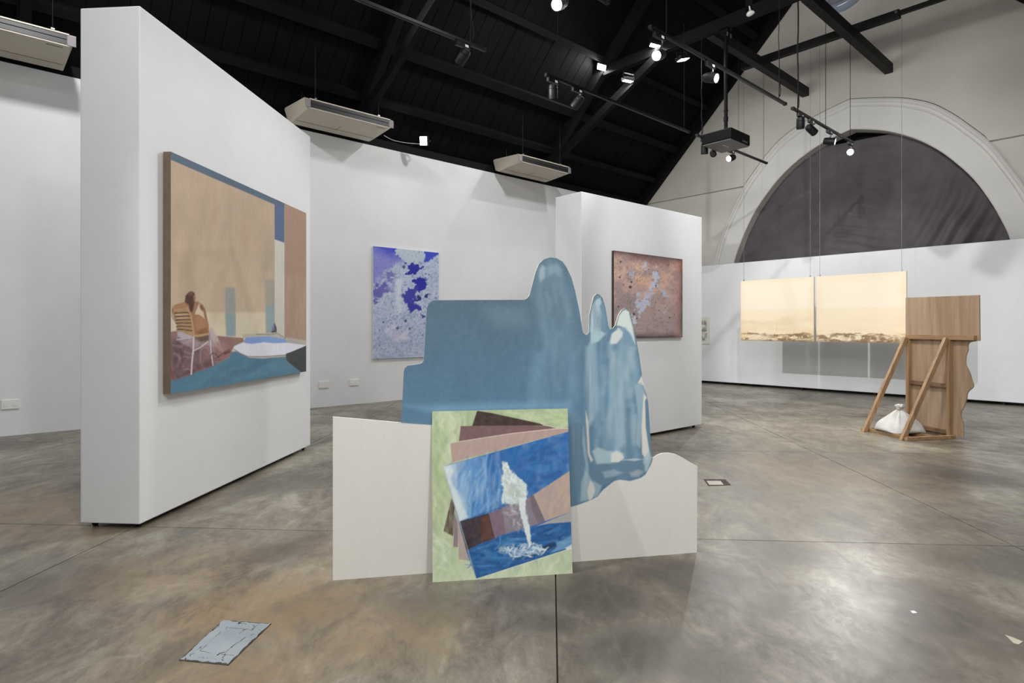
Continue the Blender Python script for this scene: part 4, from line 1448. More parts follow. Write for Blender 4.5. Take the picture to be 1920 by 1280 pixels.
def paint_cream(seed):
    def f(x, y, s, t):
        p = Paint(x, y, (240, 228, 206), 1.0)
        n = fbm(s * 3.1 + seed, t * 8, seed, 4)
        n2 = fbm(s * 14 + seed, t * 34, seed + 3, 4)
        n3 = fbm(s * 40, t * 30, seed + 9, 3)
        p.field(np.clip((0.52 - t) / 0.02, 0, 1) * 0.30, (236, 208, 160))
        p.field(np.clip((0.40 - t) / 0.3, 0, 1) * np.clip(n * 2 - 0.4, 0, 1) * 0.55, (224, 194, 146))
        p.field(np.clip(1 - np.abs(t - 0.33) / 0.09, 0, 1) * np.clip(n * 3 - 1.4, 0, 1) * 0.45, (196, 166, 118))
        ridge = 0.10 + 0.07 * fbm(s * 7 + seed, s * 0, seed + 21, 4) + 0.02 * (n3 - 0.5)
        p.field(np.clip((ridge - t) / 0.012, 0, 1) * np.clip(n2 * 3.2 - 0.9, 0, 1) * 0.9, (128, 96, 56))
        p.field(np.clip((ridge - 0.03 - t) / 0.02, 0, 1) * np.clip(n3 * 3 - 1.5, 0, 1) * 0.8, (240, 226, 200))
        p.field(np.clip((0.03 - t) / 0.02, 0, 1) * 0.6, (118, 88, 50))
        dr_ = vnoise(s * 90, t * 3, seed + 31)
        p.field(np.clip((dr_ - 0.72) * 8, 0, 1) * np.clip(1 - np.abs(t - 0.15) / 0.09, 0, 1) * np.clip(n * 3 - 1.2, 0, 1) * 0.5, (110, 90, 60))
        e = np.minimum(np.minimum(s, 1 - s) * 1.2, (1 - t))
        p.field(np.clip(1 - e / 0.12 + (n - 0.5), 0, 1) * 0.3, (232, 200, 146))
        return p.out()
    return f


M['paint_cream'] = vcol('thin_oil_wash', 0.6, 0.25, 0.1)
for nm, lab, a, b, sd in (('hanging_canvas', 'left cream seascape canvas of the wire-hung pair, farther from the plywood stand', d0, d1, 5),
                          ('hanging_canvas', 'right cream seascape canvas of the wire-hung pair, next to the plywood stand', d2, d3, 8)):
    wd_ = (b - a).dot(e_v)
    t_ = canvas(nm, lab, 'painting', (a.x, a.y, DB), e_v, (0, 0, 1), wd_, DT - DB, 0.028, paint_cream(sd), 0.008, M['canvas_edge'], M['paint_cream'], 'cream canvases hung on wires')
    for s in (-0.46, 0.45):
        xw = s * wd_
        MB().tube([(xw, 0.014, DT - DB - 0.02), (xw, 0.014, 5.484 - DB)], 0.0022, 5).build('hanging_wire', M['wire'], t_)
        MB().box((xw - 0.008, 0.006, DT - DB), (xw + 0.008, 0.022, DT - DB + 0.03)).build('wire_clip', M['steel'], t_)

# small picture on the low wall, half hidden by the right partition
ps = R(UP - 0.022, 0)
s1 = on_plane(1329.5, 620, ps, ndp)
sb, st = on_plane(1329.5, 645, ps, ndp).z, on_plane(1329.5, 594, ps, ndp).z


def paint_small(x, y, s, t):
    p = Paint(x, y, (214, 214, 206), 1.0)
    n = fbm(s * 9, t * 12, 4, 4)
    m = (np.clip((s - 0.12) * 20, 0, 1) * np.clip((0.88 - s) * 20, 0, 1) * np.clip((t - 0.1) * 20, 0, 1) * np.clip((0.9 - t) * 20, 0, 1))
    p.field(m * np.clip(n * 3 - 1.0, 0, 1), (120, 118, 104))
    p.field(m * np.clip(1 - np.abs(t - 0.38) / 0.06, 0, 1) * np.clip(n * 3 - 1.0, 0, 1), (40, 38, 38))
    return p.out()


canvas('small_picture', 'small pale framed picture peeking out past the right partition\'s far edge', 'picture', (s1 - e_v * 0.36) * 1 + Vector((0, 0, sb - s1.z)), e_v, (0, 0, 1), 0.36, st - sb, 0.02,
       paint_small, 0.012, M['frame_white'], M['print'])

# ------------------------------------------------------------------ plywood stand seen from behind
fB = Vector((4.43, 6.05, 0))
fx = Vector((0.2, -0.98, 0)).normalized()
fb = Vector((-fx.y * -1, fx.x * -1, 0))      # placeholder, set below
fb = Vector((fx.y, -fx.x, 0))                 # back side, towards the left
t_f = thing('plywood_stand', 'free standing wavy-edged plywood flat seen from its propped back', 'stage flat', fB, math.atan2(fx.y, fx.x))


def flat_xy(px, py):
    p = on_plane(px, py, fB, fb)
    return ((p - fB).dot(fx), max(0.002, p.z))


FO = [(1699.6, 558), (1836, 553), (1837, 638.5), (1822.7, 640.4), (1817, 642.5), (1814.5, 648), (1814.5, 657), (1811, 666.6), (1810, 678), (1811, 685), (1818, 699),
      (1821.6, 712), (1825, 721.7), (1822.7, 727.6), (1817, 732), (1813, 739), (1812, 747.5), (1806, 765), (1802, 771), (1801.6, 781.5), (1805, 792), (1806, 820),
      (1785, 822.5), (1698, 806)]
fo = [flat_xy(*q) for q in FO]
fo[0] = (fo[-1][0], fo[0][1])
crv = fo[:3] + cat_rom(fo[3:22], 3) + fo[22:]
# local y = left of local x; the back side is on the right of fx, i.e. local -y
MB().slab(crv, [], lambda a, b, d: (a, d, b), 0.0, 0.012).build('plywood_sheet', M['ply'], t_f)
zr = flat_xy(1750, 630)[1]
xl, xr_ = -0.49, -0.005
bw, bdp = 0.034, 0.046


def bat(name, lo, hi, mat):
    MB().box(lo, hi).build(name, M[mat], t_f, bevel=0.002)


bat('post', (xl - bw / 2, -bdp - 0.0005, 0.0), (xl + bw / 2, -0.0005, zr - bw), 'batten_z')
bat('post', (xr_ - bw / 2, -bdp - 0.0005, 0.0), (xr_ + bw / 2, -0.0005, zr - bw), 'batten_z')
bat('top_rail', (xl - 0.03, -0.040, zr - bw), (0.262, -0.0005, zr + 0.012), 'batten_x')
zm = 1.1 - 104 / F * 6.25
bat('middle_rail', (xl + bw / 2, -0.036, zm - 0.02), (xr_ - bw / 2, -0.0005, zm + 0.02), 'batten_y')
bat('bottom_rail', (xl + bw / 2, -0.036, 0.036), (xr_ - bw / 2, -0.0005, 0.076), 'batten_y')


def prj(px, py):
    p = on_floor(px, py)
    r = p - fB
    return r.dot(fx), -r.dot(fb)


fl0 = prj(1633, 812)
fl1 = prj(1699, 826)
dep = (fl0[1] + fl1[1]) / 2
for x in (xl, xr_):
    b = MB()
    # brace foot sawn flat on the floor
    h2 = 0.024
    b.add([(x - 0.017, dep - 0.03, 0), (x - 0.017, dep + 0.025, 0), (x + 0.017, dep + 0.025, 0), (x + 0.017, dep - 0.03, 0),
           (x - 0.017, -0.085, zr - 0.01), (x - 0.017, -0.041, zr - 0.03), (x + 0.017, -0.041, zr - 0.03), (x + 0.017, -0.085, zr - 0.01)],
          [(0, 1, 2, 3), (4, 7, 6, 5), (0, 4, 5, 1), (1, 5, 6, 2), (2, 6, 7, 3), (3, 7, 4, 0)])
    b.build('brace', M['batten_z'], t_f, bevel=0.002)
    xo = x - 0.036 if x < -0.2 else x + 0.036
    bat('base_rail', (xo - 0.017, dep + 0.0, 0.0), (xo + 0.017, -bdp * 0.2, 0.034), 'batten_x')
bat('cross_slat', (xl - 0.018, dep + 0.05, 0.0), (xr_ + 0.018, dep + 0.085, 0.034), 'batten_x')
bat('cross_slat', (xl - 0.018, dep + 0.30, 0.0), (xr_ + 0.018, dep + 0.335, 0.034), 'batten_x')

# sandbag on the slats
M['sack'] = NT('white_woven_sack')
tt = M['sack']
pp = tt.pos(obj=True)
tt.l(tt.ramp(tt.noise(pp, 9, 4), [(0.3, c4((186, 184, 181))), (0.7, c4((208, 206, 203)))]), tt.b.inputs['Base Color'])
tt.set(Roughness=0.6)
tt.bump(tt.noise(pp, 160, 2), 0.15, 0.002)
M['sack'] = tt.m
sb_c = on_plane(1690, 806, fB + fb * 0.30, fb)
sx, sy = prj(1690, 815)
sbase = fB + fx * ((xl + xr_) / 2 - 0.045) + fb * 0.335
t_s = thing('sandbag', 'tied white sandbag weighing down the plywood stand\'s base', 'sandbag', (sbase.x, sbase.y, 0.0345), math.atan2(fx.y, fx.x))
NB, NR = 64, 30
vs, fs = [], []
for k in range(NR + 1):
    q = k / NR
    for i in range(NB):
        a = 2 * math.pi * i / NB
        ca, sa = math.cos(a), math.sin(a)
        e = 0.55 if q < 0.4 else 0.55 + 0.45 * (q - 0.4) / 0.6
        shx = math.copysign(abs(ca) ** e, ca)
        shy = math.copysign(abs(sa) ** e, sa)
        if q < 0.08:
            r = 0.86 + 0.14 * (q / 0.08) ** 0.6
        else:
            r = (1 - ((q - 0.08) / 0.92) ** 1.35) ** 0.9 * 0.92 + 0.08
        fold = 1 + 0.10 * math.sin(a * 9 + 2) * q ** 1.6 + 0.07 * math.sin(a * 16 + 1) * q ** 2.5 + 0.03 * math.sin(a * 4 + q * 9)
        zz = 0.225 * (q ** 0.95) + 0.006 * math.sin(a * 3 + 1) * (q > 0.1)
        # the corners of the sack droop to the floor side
        zz -= 0.02 * (abs(ca) * abs(sa) * 2) * (1 - q) * (q > 0.05)
        vs.append((shx * 0.185 * r * fold, shy * 0.215 * r * fold, max(0, zz)))
for k in range(NR):
    for i in range(NB):
        j = (i + 1) % NB
        fs.append((k * NB + i, k * NB + j, (k + 1) * NB + j, (k + 1) * NB + i))
fs.append(tuple(reversed(range(NB))))
fs.append(tuple(range(NR * NB, (NR + 1) * NB)))
MB().add(vs, fs).build('sack', M['sack'], t_s, smooth=True)
tie = MB()
prof_r = [(0.212, 0.014), (0.220, 0.028), (0.228, 0.030), (0.233, 0.022), (0.240, 0.026), (0.258, 0.042), (0.272, 0.036), (0.278, 0.018)]
vs, fs = [], []
for k, (zz, r) in enumerate(prof_r):
    for i in range(24):
        a = 2 * math.pi * i / 24
        rr = r * (1 + 0.28 * math.sin(a * 4 + k * 0.7) + 0.12 * math.sin(a * 7 + 1))
        vs.append((math.cos(a) * rr, math.sin(a) * rr, zz + 0.006 * math.sin(a * 3)))
for k in range(len(prof_r) - 1):
    for i in range(24):
        j = (i + 1) % 24
        fs.append((k * 24 + i, k * 24 + j, (k + 1) * 24 + j, (k + 1) * 24 + i))
fs.append(tuple(reversed(range(24))))
fs.append(tuple(range((len(prof_r) - 1) * 24, len(prof_r) * 24)))
tie.add(vs, fs).build('gathered_neck', M['sack'], t_s, smooth=True)
tr = MB()
tr.tube([(0.03 * math.cos(a), 0.03 * math.sin(a), 0.231 + 0.003 * math.sin(a * 2)) for a in np.linspace(0, 6.28, 18)], 0.005, 6)
M['cord'] = plain('tan_cord', (170, 150, 120), 0.8)
tr.build('tie_cord', M['cord'], t_s, smooth=True)

# ------------------------------------------------------------------ air conditioners
ACZ = 3.835


def air_con(uc, label):
    t = thing('air_conditioner', label, 'air conditioner', R(uc, 7.33, ACZ), TH, 'ceiling air conditioners along the left wall')
    L2 = 0.635
    D = 0.66
    pr = [(0.0, 0.045), (0.0, 0.155), (0.02, 0.17), (D - 0.03, 0.205), (D, 0.19), (D, 0.03), (D - 0.06, 0.0), (0.5, 0.002)]
    ch = 0.05
    body = MB()
    # cross-section swept along the length, lower edges tapered in at both ends
    def sec(x, ins):
        return [(x + (ins if z < 0.05 else 0), y, z) for y, z in pr]
    rows = [sec(-L2, ch), sec(-L2 + 0.002, ch), sec(L2 - 0.002, -ch), sec(L2, -ch)]
    n = len(pr)
    body.add([q for r in rows for q in r], [(k * n + i, k * n + (i + 1) % n, (k + 1) * n + (i + 1) % n, (k + 1) * n + i) for k in range(3) for i in range(n)] +
             [tuple(reversed(range(n))), tuple(range(3 * n, 4 * n))])
    body.build('casing', M['ac_shell'], t, bevel=0.006)
    MB().box((-L2 + 0.075, -0.006, 0.058), (L2 - 0.075, -0.0005, 0.146)).build('outlet_grille', M['ac_dark'], t)
    gr = t.children[-1]
    for zz in (0.108,):
        MB().box((-L2 + 0.078, -0.014, zz), (L2 - 0.078, -0.0062, zz + 0.007)).build('louvre', M['ac_louvre'], gr)
    for sgn in (-1, 1):
        x0, x1 = (-L2 + 0.002, -L2 + 0.074) if sgn < 0 else (L2 - 0.074, L2 - 0.002)
        MB().box((x0, -0.008, 0.052), (x1, -0.0005, 0.152)).build('end_cap', M['ac_grey'], t, bevel=0.003)
    MB().box((-L2 + 0.06, -0.012, 0.153), (L2 - 0.06, -0.0005, 0.166)).build('top_lip', M['ac_shell'], t)
    # intake panel joints, maker's strip
    sl = -0.043 / 0.5
    zf = lambda y: 0.045 + sl * y
    for (xa, ya, xb, yb, w) in ((-L2 + 0.07, 0.44, L2 - 0.07, 0.44, 0.006), (0.0, 0.30, 0.0, 0.47, 0.005), (0.40, 0.055, 0.53, 0.055, 0.010)):
        MB().bar((xa, ya, zf(ya) - 0.0012), (xb, yb, zf(yb) - 0.0012), w, 0.0018).build('panel_seam' if w < 0.01 else 'name_strip', M['ac_seam'], t)
    for x in (-L2 + 0.18, L2 - 0.18):
        for y in (0.10, 0.52):
            vv = 7.33 + y
            top = zroof(vv) - 0.02 - ACZ
            MB().cyl((x, y, 0.165 + 0.05 * y), (x, y, top), 0.005, n=8).build('hanger_rod', M['black_metal'], t)
        MB().bar((x, 0.08, 0.215), (x, 0.56, 0.225), 0.03, 0.012).build('hanger_strap', M['steel'], t)
    return t


air_con(0.79 - 0.64, 'cream ceiling air conditioner at the far left, above the left wall\'s near end')
air_con(3.75, 'cream ceiling air conditioner just right of the tall left partition')
air_con(7.40, 'cream ceiling air conditioner farthest back, above the right partition\'s near end')
pts = [R(4.39, 7.6, 3.86), R(4.55, 7.62, 3.83), R(4.75, 7.62, 3.835), R(4.92, 7.6, 3.85), R(5.06, 7.58, 3.87)]
wc = MB().tube(cat_rom([tuple(p) for p in pts], 5), 0.0035, 6)
wo = wc.build('power_cable', M['wire_white'], None, recenter=True)
tag(wo, 'thin white cable from the middle air conditioner to the small floodlight', 'cable')

# ------------------------------------------------------------------ lighting tracks and spotlights
TZ = 3.87


def track(label, u0, u1, v, cables, group='black lighting tracks under the roof'):
    c = R((u0 + u1) / 2, v, TZ)
    t = thing('lighting_track', label, 'lighting track', c, TH, group)
    L = u1 - u0
    MB().box((-L / 2, -0.017, -0.014), (L / 2, 0.017, 0.014)).box((-L / 2 + 0.01, -0.006, -0.0165), (L / 2 - 0.01, 0.006, -0.0142)).build('rail', M['track'], t, bevel=0.002)
    for s in (-1, 1):
        MB().box((s * L / 2 - 0.03, -0.019, -0.0165), (s * L / 2 + 0.012, 0.019, 0.016)).build('end_cap', M['black_metal'], t)
    for uc, top, r, loop in cables:
        x = uc - (u0 + u1) / 2
        pz = top - TZ
        b = MB()
        wob = [(x + (0.006 * math.sin(k * 1.7) if r > 0.004 else 0), 0.004 * math.cos(k * 2.1) if r > 0.004 else 0, 0.012 + (pz - 0.012) * k / 14) for k in range(15)]
        b.tube(wob, r, 6)
        b.build('suspension_cable', M['wire_dark'], t)
        if loop:
            lp = [(x, 0, 0.34), (x + 0.012, 0, 0.27), (x + 0.03, 0, 0.18), (x + 0.035, 0, 0.10), (x + 0.018, 0, 0.055), (x + 0.003, 0, 0.09), (x + 0.002, 0, 0.2)]
            MB().tube(cat_rom(lp, 4), 0.005, 6).build('cable_loop', M['wire_dark'], t)
    return t


VA, VB = 4.62, 3.25
track('black lighting track at top left, from the frame edge to the single unlit spotlight', 1.6, 3.80, VA, [(3.62, zroof(VA) - 0.05, 0.006, True), (1.8, zroof(VA) - 0.05, 0.006, False)])
track('black lighting track over the right partition, two unlit spotlights at its near end', 4.69, 7.52, VA, [(4.85, zroof(VA) - 0.05, 0.002, False), (7.4, 5.36, 0.004, False)])
track('black lighting track in the middle, with two lit spotlights', 4.66, 7.47, VB, [(7.30, zroof(VB) - 0.1, 0.005, True), (4.9, zroof(VB) - 0.1, 0.004, False)])
track('black lighting track in front of the arch, ending at the brightest lamp', 7.70, 9.72, VB, [(7.84, zroof(VB) - 0.1, 0.009, True), (8.74, BZ - 0.075, 0.004, False), (9.66, BZ - 0.075, 0.004, False)])
track('black lighting track low behind the projector', 7.75, 9.90, VA, [(7.86, BZ - 0.075, 0.006, True), (8.95, BZ - 0.075, 0.003, False), (9.80, BZ - 0.075, 0.003, False)])
track('black lighting track at the top edge that holds the big lit spotlight', 2.4, 4.02, VB, [(2.6, zroof(VB) - 0.1, 0.004, False), (3.9, zroof(VB) - 0.1, 0.004, False)])


def spotlight(px, py, v, d, label, lit=False, power=0, target=None, angle=60, r=0.05, L=0.15, group='black spotlights on the tracks', gap=0.0):
    """head centred where the photo shows it, on the vertical plane of its track"""
    p = on_plane(px, py, R(0, v), R(0, 1))
    u = p.dot(R(1, 0))
    base = R(u - gap, v, TZ)
    t = thing('spotlight', label, 'spotlight', base, TH, group)
    d = Vector(d).normalized()
    # into the local frame
    ld = Vector((d.x * CU + d.y * SU, -d.x * SU + d.y * CU, d.z))
    hc = Vector((gap, 0, p.z - TZ))
    MB().box((-0.085, -0.017, -0.062), (0.085, 0.017, -0.0172)).build('track_adapter', M['track'], t, bevel=0.003)
    ad = t.children[-1]
    MB().box((0.015, -0.0182, -0.054), (0.055, -0.0172, -0.030)).build('rating_sticker', M['sticker'], ad)
    MB().cyl((0.05, 0, -0.062), (0.05, 0, -0.095), 0.008, n=10).bar((0.05, 0, -0.09), hc - ld * 0.02 + Vector((0, 0, r * 0.55)), 0.012, 0.012, up=(0, 1, 0)).build('arm', M['steel'], t)
    prof = [(-L / 2, r * 0.70), (-L / 2 + 0.012, r * 0.9), (-L / 2 + 0.04, r), (-L / 2 + 0.043, r * 0.96), (-L / 2 + 0.048, r * 0.96), (-L / 2 + 0.051, r), (L / 2, r), (L / 2, r * 0.90), (L / 2 - 0.018, r * 0.86)]
    h = MB()
    h.lathe(hc, ld, prof, 28)
    h.build('lamp_head', M['black_metal'], t, smooth=True)
    MB().lathe(hc + ld * (L / 2 - 0.016), ld, [(0, r * 0.86), (0.012, r * 0.80), (0.016, r * 0.5)], 24).build('lens', M['lamp_on'] if lit else M['lens_off'], t, smooth=True)
    if lit and power:
        w = p + d * (L / 2 + 0.03)
        lamp('SPOT', w, target if target is not None else w + d, power, 0.04, angle, blend=0.6)
    return t


spotlight(868, 106, VA, (-0.55, 0.45, -0.62), 'single unlit spotlight hanging at the right end of the top left track')
spotlight(1037, 171, VA, (0.05, 0.40, -0.9), 'unlit spotlight pointing straight down, left of two above the blue cutout\'s peak')
spotlight(1083, 191, VA, (-0.55, 0.40, -0.65), 'unlit slanting spotlight, right of two on the track over the right partition')
spotlight(1236, 103, VB, (-0.55, -0.72, -0.42), 'lit spotlight facing left on the middle track', True, 110, (-1.9, 4.3, 0.8), 70)
spotlight(1332, 146, VB, (0.62, -0.65, -0.32), 'lit spotlight facing right, the lone lamp at the middle track\'s centre', True, 50, R(8.5, 1.0, 0.0), 75)
spotlight(1501, 230, VB, (0.18, 0.40, -0.88), 'unlit spotlight pointing down at the left end of the arch track')
spotlight(1521, 243, VB, (0.80, 0.35, -0.45), 'unlit spotlight tilted right, second from the left on the arch track')
spotlight(1555, 265, VB, (0.84, -0.50, -0.22), 'lit spotlight facing right on the arch track', True, 45, R(9.5, 0.6, 1.0), 80)
spotlight(1594, 285, VB, (-0.45, -0.86, -0.26), 'dazzling lit spotlight at the arch track\'s right end, aimed at the viewer', True, 200, (0.9, 2.4, 0.5), 75)
spotlight(1371, 296, VA, (-0.78, -0.55, -0.34), 'lit spotlight just under the projector', True, 280, (4.7, 5.4, 0.1), 80)
spotlight(1337, 287, VA, (-0.15, -0.8, -0.6), 'unlit spotlight with a bare lens behind the projector\'s lower edge', r=0.046, L=0.10)
spotlight(1321, 279, VA, (0.1, 0.3, -0.95), 'unlit dark spotlight half hidden by the projector\'s left end')
spotlight(1050, 6, VB, (-0.42, -0.72, -0.55), 'big lit spotlight cut by the photo\'s top edge', True, 60, (-0.4, 2.8, 0.6), 80)

# ------------------------------------------------------------------ floodlights


def floodlight(px, py, p0, nrm, d, label, power, target, w=0.15, h=0.10, roll=0.0):
    p = on_plane(px, py, p0, nrm)
    d = Vector(d).normalized()
    t = thing('floodlight', label, 'floodlight', p, 0, 'small lit floodlights under the roof')
    x = Vector((math.cos(roll), math.sin(roll), 0))
    x = (x - d * x.dot(d)).normalized()
    y, z = d.cross(x), d
    Mx = Matrix((x, y, z)).transposed().to_4x4()
    MB().box((-w / 2 - 0.012, -h / 2 - 0.012, -0.05), (w / 2 + 0.012, h / 2 + 0.012, 0.0), Mx).build('housing', M['black_metal'], t, bevel=0.004)
    MB().box((-w / 2, -h / 2, 0.0005), (w / 2, h / 2, 0.004), Mx).build('lens', M['flood_on'], t)
    b = MB()
    b.bar(Mx @ Vector((-w / 2 - 0.016, 0, -0.03)), Mx @ Vector((-w / 2 - 0.016, 0, -0.11)), 0.008, 0.02)
    b.bar(Mx @ Vector((w / 2 + 0.016, 0, -0.03)), Mx @ Vector((w / 2 + 0.016, 0, -0.11)), 0.008, 0.02)
    b.bar(Mx @ Vector((-w / 2 - 0.016, 0, -0.11)), Mx @ Vector((w / 2 + 0.016, 0, -0.11)), 0.008, 0.02)
    b.build('bracket', M['black_metal'], t)
    lamp('AREA', Vector(p) + d * 0.008, target, power, min(w, h) * 0.9)
    return t


ut = 7.85
pt, nt = R(ut, 0), R(1, 0)
floodlight(1228, 86, pt, nt, (-0.25, 0.0, -0.95), 'lit floodlight directly above the middle track\'s left lit spotlight', 14, R(6.0, 7.0, 0.0))
floodlight(1281, 112, R(ut - 0.1, 0), nt, (0.25, 0.10, -0.95), 'lit floodlight under the middle track, seen edge-on', 18, R(5.5, 2.5, 0.0), roll=0.4)
floodlight(1128, 126, pt, nt, (-0.5, -0.5, -0.7), 'lit floodlight facing the viewer, in the dark left of the middle track', 14, R(4.8, 7.5, 0.8))
floodlight(1177, 152, R(ut - 0.06, 0), nt, (-0.1, 0.12, -0.97), 'lit floodlight seen edge-on, lowest of those left of the middle track', 16, R(7.8, 5.5, 0.0), roll=0.3)
floodlight(794, 264, R(0, 7.62), R(0, 1), (-0.25, -0.85, -0.25), 'lit floodlight at the top of the left wall between two air conditioners', 6, R(5.0, 4.5, 0.8), 0.11, 0.12)

# ------------------------------------------------------------------ projector
PB = 3.70
ctr = Vector((3.065, 8.615, 0)) * ((PB - 1.1) / 2.61)
t_p = thing('projector', 'black ceiling projector hanging on a pole below the roof beam', 'projector', (ctr.x, ctr.y, PB), TH)
MB().box((-0.275, -0.225, 0.012), (0.275, 0.225, 0.165)).build('case', M['proj_black'], t_p, bevel=0.014)
MB().box((-0.262, -0.213, 0.0), (0.262, 0.213, 0.013)).build('underside', M['proj_grey'], t_p, bevel=0.006)
us = t_p.children[-1]
MB().box((-0.10, -0.012, -0.0012), (0.07, -0.002, 0.0)).build('name_strip', M['sticker'], us)
MB().box((-0.20, -0.15, 0.1652), (0.16, 0.10, 0.172)).build('top_plate', M['sticker'], t_p)
for k in range(6):
    MB().box((0.05 + k * 0.026, -0.2262, 0.03), (0.058 + k * 0.026, -0.2252, 0.052)).build('vent_mark', M['steel'], t_p)
for k in range(5):
    MB().box((0.2752, -0.20 + k * 0.022, 0.04), (0.2764, -0.188 + k * 0.022, 0.12)).build('vent_slot', M['steel'], t_p)
MB().box((-0.14, -0.12, 0.172), (0.14, 0.12, 0.19)).box((-0.14, -0.13, 0.165), (-0.11, -0.1, 0.21)).box((0.11, -0.13, 0.165), (0.14, -0.1, 0.21)).box((0.11, 0.1, 0.165), (0.14, 0.13, 0.21)).build('mount_plate', M['black_metal'], t_p)
MB().cyl((0, 0, 0.19), (0, 0, 5.36 - PB), 0.026, n=16).box((-0.06, -0.06, 5.30 - PB), (0.06, 0.06, 5.348 - PB)).cyl((0, 0, 0.36), (0, 0, 0.42), 0.032).cyl((0, 0, 0.5), (0, 0, 0.52), 0.032).build('pole', M['proj_black'], t_p, smooth=True)
for sx_ in (-0.05, 0.05):
    MB().cyl((sx_, -0.05, 5.25 - PB), (sx_, -0.05, 5.47 - PB), 0.008, n=10).build('bolt', M['steel'], t_p)
cb_ = cat_rom([(0.03, 0.0, 0.34), (0.12, 0.05, 0.24), (0.25, 0.08, 0.235), (0.36, 0.06, 0.22), (0.38, 0.05, 0.15), (0.33, 0.03, 0.10), (0.275, 0.02, 0.09)], 6)
MB().tube(cb_, 0.007, 6).build('cable', M['wire_dark'], t_p, smooth=True)

# smoke detector on the far truss
pz = on_plane(1407, 22, R(7.89, 0), R(1, 0))
t_d = thing('smoke_detector', 'small white round detector on the dark beam at the top', 'detector', pz)
MB().lathe((0, 0, 0), (0, -0.25, -1), [(0, 0.03), (0.02, 0.05), (0.035, 0.055), (0.045, 0.045), (0.05, 0.02)], 24).build('cover', M['plastic_white'], t_d, smooth=True)
MB().cyl((0, 0.0, 0.0), (0.0, 0.03, 0.09), 0.012, n=12).build('stem', M['plastic_white'], t_d)

# ------------------------------------------------------------------ sockets on the left wall
for (xa, xb, ya, yb), lab in (((2, 36, 749, 766.5), 'white double socket plate low on the left wall at the photo\'s left edge'),
                              ((597.5, 616.5, 714.5, 727), 'white socket plate on the left wall beside the tall partition\'s far end'),
                              ((654.5, 672, 711, 722.5), 'white socket plate on the left wall below the blue print')):
    pa = R(0, VL)
    a, b = on_plane(xa, (ya + yb) / 2, pa, R(0, 1)), on_plane(xb, (ya + yb) / 2, pa, R(0, 1))
    xm = (xa + xb) / 2
    z0, z1 = on_plane(xm, yb, pa, R(0, 1)).z, on_plane(xm, ya, pa, R(0, 1)).z
    wv = (b - a).length
    t_o = thing('wall_socket', lab, 'socket', ((a.x + b.x) / 2, (a.y + b.y) / 2, (z0 + z1) / 2), TH, 'white sockets on the left wall')
    hh = (z1 - z0) / 2
    MB().box((-wv / 2, -0.014, -hh), (wv / 2, -0.0005, hh)).build('cover_plate', M['plastic_white'], t_o, bevel=0.003)
    for s in (-0.25, 0.25):
        MB().box((s * wv - wv * 0.13, -0.0165, -hh * 0.4), (s * wv + wv * 0.13, -0.0145, hh * 0.4)).build('outlet', M['plastic_white'], t_o, bevel=0.0015)

# ------------------------------------------------------------------ floor plates and scraps
t = NT('chipped_blue_grey_paint')
pp = t.pos(obj=True)
n1 = t.noise(pp, 11, 6, 0.65, 0.8)
n2 = t.noise(t.pos((30, 6, 1), 0.3, obj=True), 1.2, 5, 0.7)
base = t.ramp(t.noise(pp, 6, 3), [(0.3, c4((128, 136, 142))), (0.7, c4((146, 153, 158)))])
t.l(t.mix(t.maprange(n1, 0.64, 0.70, 0, 1), t.mix(t.maprange(n2, 0.60, 0.72, 0, 0.5), base, c4((104, 108, 112))), c4((70, 58, 48))), t.b.inputs['Base Color'])
t.set(Roughness=0.45)
M['hatch'] = t.m
t = NT('rust_seam')
t.l(t.ramp(t.noise(t.pos(), 30, 4), [(0.4, c4((40, 33, 28))), (0.7, c4((84, 66, 52)))]), t.b.inputs['Base Color'])
t.set(Roughness=0.8)
M['rust'] = t.m
M['plate_beige'] = plain('beige_floor_plate', (188, 178, 164), 0.35)

hq = [on_floor(*q) for q in ((338, 1237), (428, 1246), (507, 1170), (418, 1164))]
hc = sum(hq, Vector()) / 4
h_t = thing('floor_hatch', 'chipped blue-grey metal plate set in the floor at the lower left', 'floor plate', hc)
rng2 = random.Random(3)


def ragged(qs, n=14, amp=0.006):
    out = []
    for i in range(4):
        a, b = qs[i], qs[(i + 1) % 4]
        for k in range(n):
            p = a.lerp(b, k / n)
            d = (b - a).normalized()
            nn = Vector((-d.y, d.x, 0))
            out.append(p + nn * (0 if k == 0 else rng2.uniform(-0.3, 1) * amp))
    return out


loc_q = [q - hc for q in hq]
rg = ragged(loc_q)
big = [q * 1.035 for q in loc_q]
MB().slab([(q.x, q.y) for q in big], [], lambda a, b, d: (a, b, d), 0.0002, 0.0009).build('rusty_frame', M['rust'], h_t)
MB().slab([(q.x, q.y) for q in rg], [], lambda a, b, d: (a, b, d), 0.0010, 0.0035).build('lid', M['hatch'], h_t)


def hp(s, t_):
    return loc_q[0].lerp(loc_q[1], s).lerp(loc_q[3].lerp(loc_q[2], s), t_) + Vector((0, 0, 0.0036))


cr = MB()


def crack(a, b, w, n=9, j=0.010):
    a, b = hp(*a), hp(*b)
    d = (b - a).normalized()
    nn = Vector((-d.y, d.x, 0))
    off0 = 0
    for k in range(n):
        p, q = a.lerp(b, k / n), a.lerp(b, (k + 1) / n)
        off1 = rng2.uniform(-1, 1) * j * 0.5
        ww = w * rng2.uniform(0.2, 1.0)
        if rng2.random() < 0.8:
            cr.add([p + nn * (off0 - ww), q + nn * (off1 - ww * 0.6), q + nn * (off1 + ww * 0.6), p + nn * (off0 + ww)], [(0, 1, 2, 3)])
        off0 = off1


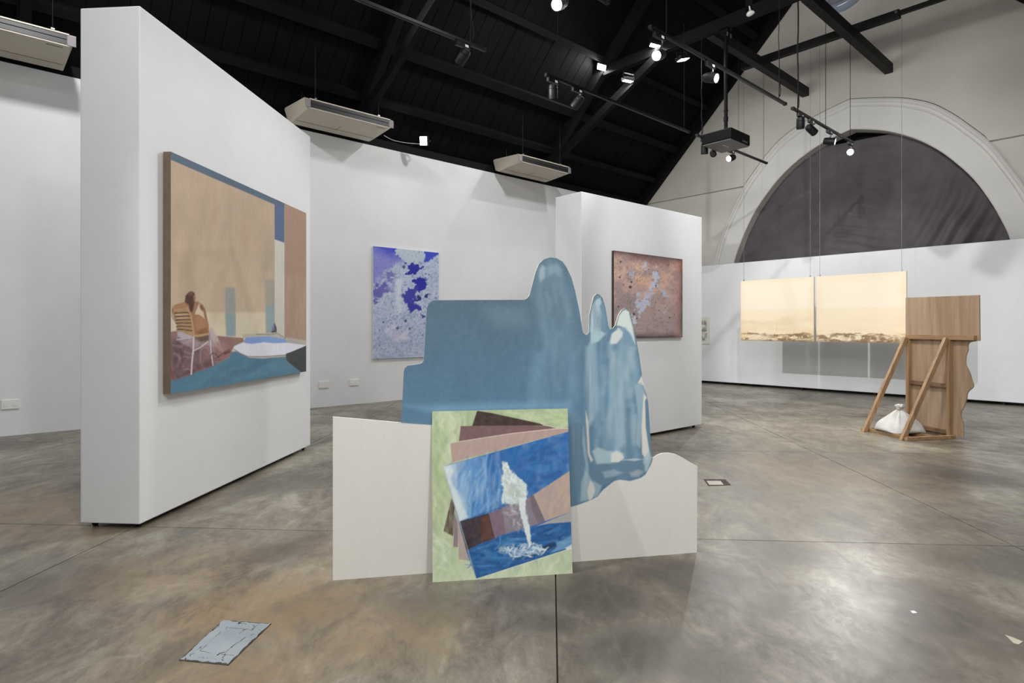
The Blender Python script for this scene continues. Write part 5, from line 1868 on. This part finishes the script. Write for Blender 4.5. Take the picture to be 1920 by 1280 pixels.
crack((0.10, 0.0), (0.16, 0.34), 0.003)
crack((0.12, 0.22), (0.95, 0.17), 0.0014)
crack((0.20, 0.22), (0.22, 0.84), 0.0016)
crack((0.22, 0.82), (0.98, 0.80), 0.0016)
crack((0.86, 0.0), (0.72, 0.22), 0.0022)
crack((0.74, 0.15), (0.80, 0.98), 0.0030)
crack((0.30, 0.07), (0.70, 0.06), 0.0010)
crack((0.80, 0.50), (1.0, 0.56), 0.0016)
crack((0.30, 0.97), (0.76, 0.90), 0.0024)
crack((0.02, 0.70), (0.06, 0.86), 0.0060, 4)
crack((0.38, 0.98), (0.42, 0.94), 0.0070, 2)
crack((0.62, 0.10), (0.68, 0.24), 0.0050, 3)
crack((0.60, 0.68), (0.66, 0.84), 0.0035, 4)
crack((0.86, 0.66), (0.92, 0.72), 0.0040, 3)
co = cr.build('paint_crack', M['rust'], h_t)
co['kind'] = 'stuff'

pq = [on_floor(*q) for q in ((1330, 909), (1357, 909), (1351, 901.8), (1324.5, 901.8))]
pc_ = sum(pq, Vector()) / 4
p_t = thing('floor_plate', 'small beige plate in a dark recess of the floor, beside the pale base\'s right end', 'floor plate', pc_)
fr = [on_floor(*q) - pc_ for q in ((1328, 911), (1371, 909.5), (1360, 898.5), (1319, 898))]
MB().slab([(q.x, q.y) for q in fr], [], lambda a, b, d: (a, b, d), 0.0002, 0.0012).build('rusty_frame', M['rust'], p_t)
MB().slab([((q - pc_).x, (q - pc_).y) for q in pq], [], lambda a, b, d: (a, b, d), 0.0014, 0.0030).build('lid', M['plate_beige'], p_t)
sc_i = 0
for qs, lab in ((((1884, 1190), (1899, 1195), (1918, 1203), (1910, 1208), (1901, 1206)), 'pale scrap of paper on the floor at the right edge'),
                (((1707, 1145), (1714, 1145), (1720, 1149), (1711, 1150)), 'tiny pale paint chip on the floor right of the lamp\'s glare')):
    w_ = [on_floor(*q) for q in qs]
    cc = sum(w_, Vector()) / len(w_)
    o = MB().slab([((q - cc).x, (q - cc).y) for q in w_], [], lambda a, b, d: (a, b, d), 0.0002, 0.0015).build('paper_scrap', M['sticker'] if sc_i else M['plate_beige'], None, loc=cc)
    tag(o, lab, 'scrap')
    sc_i += 1
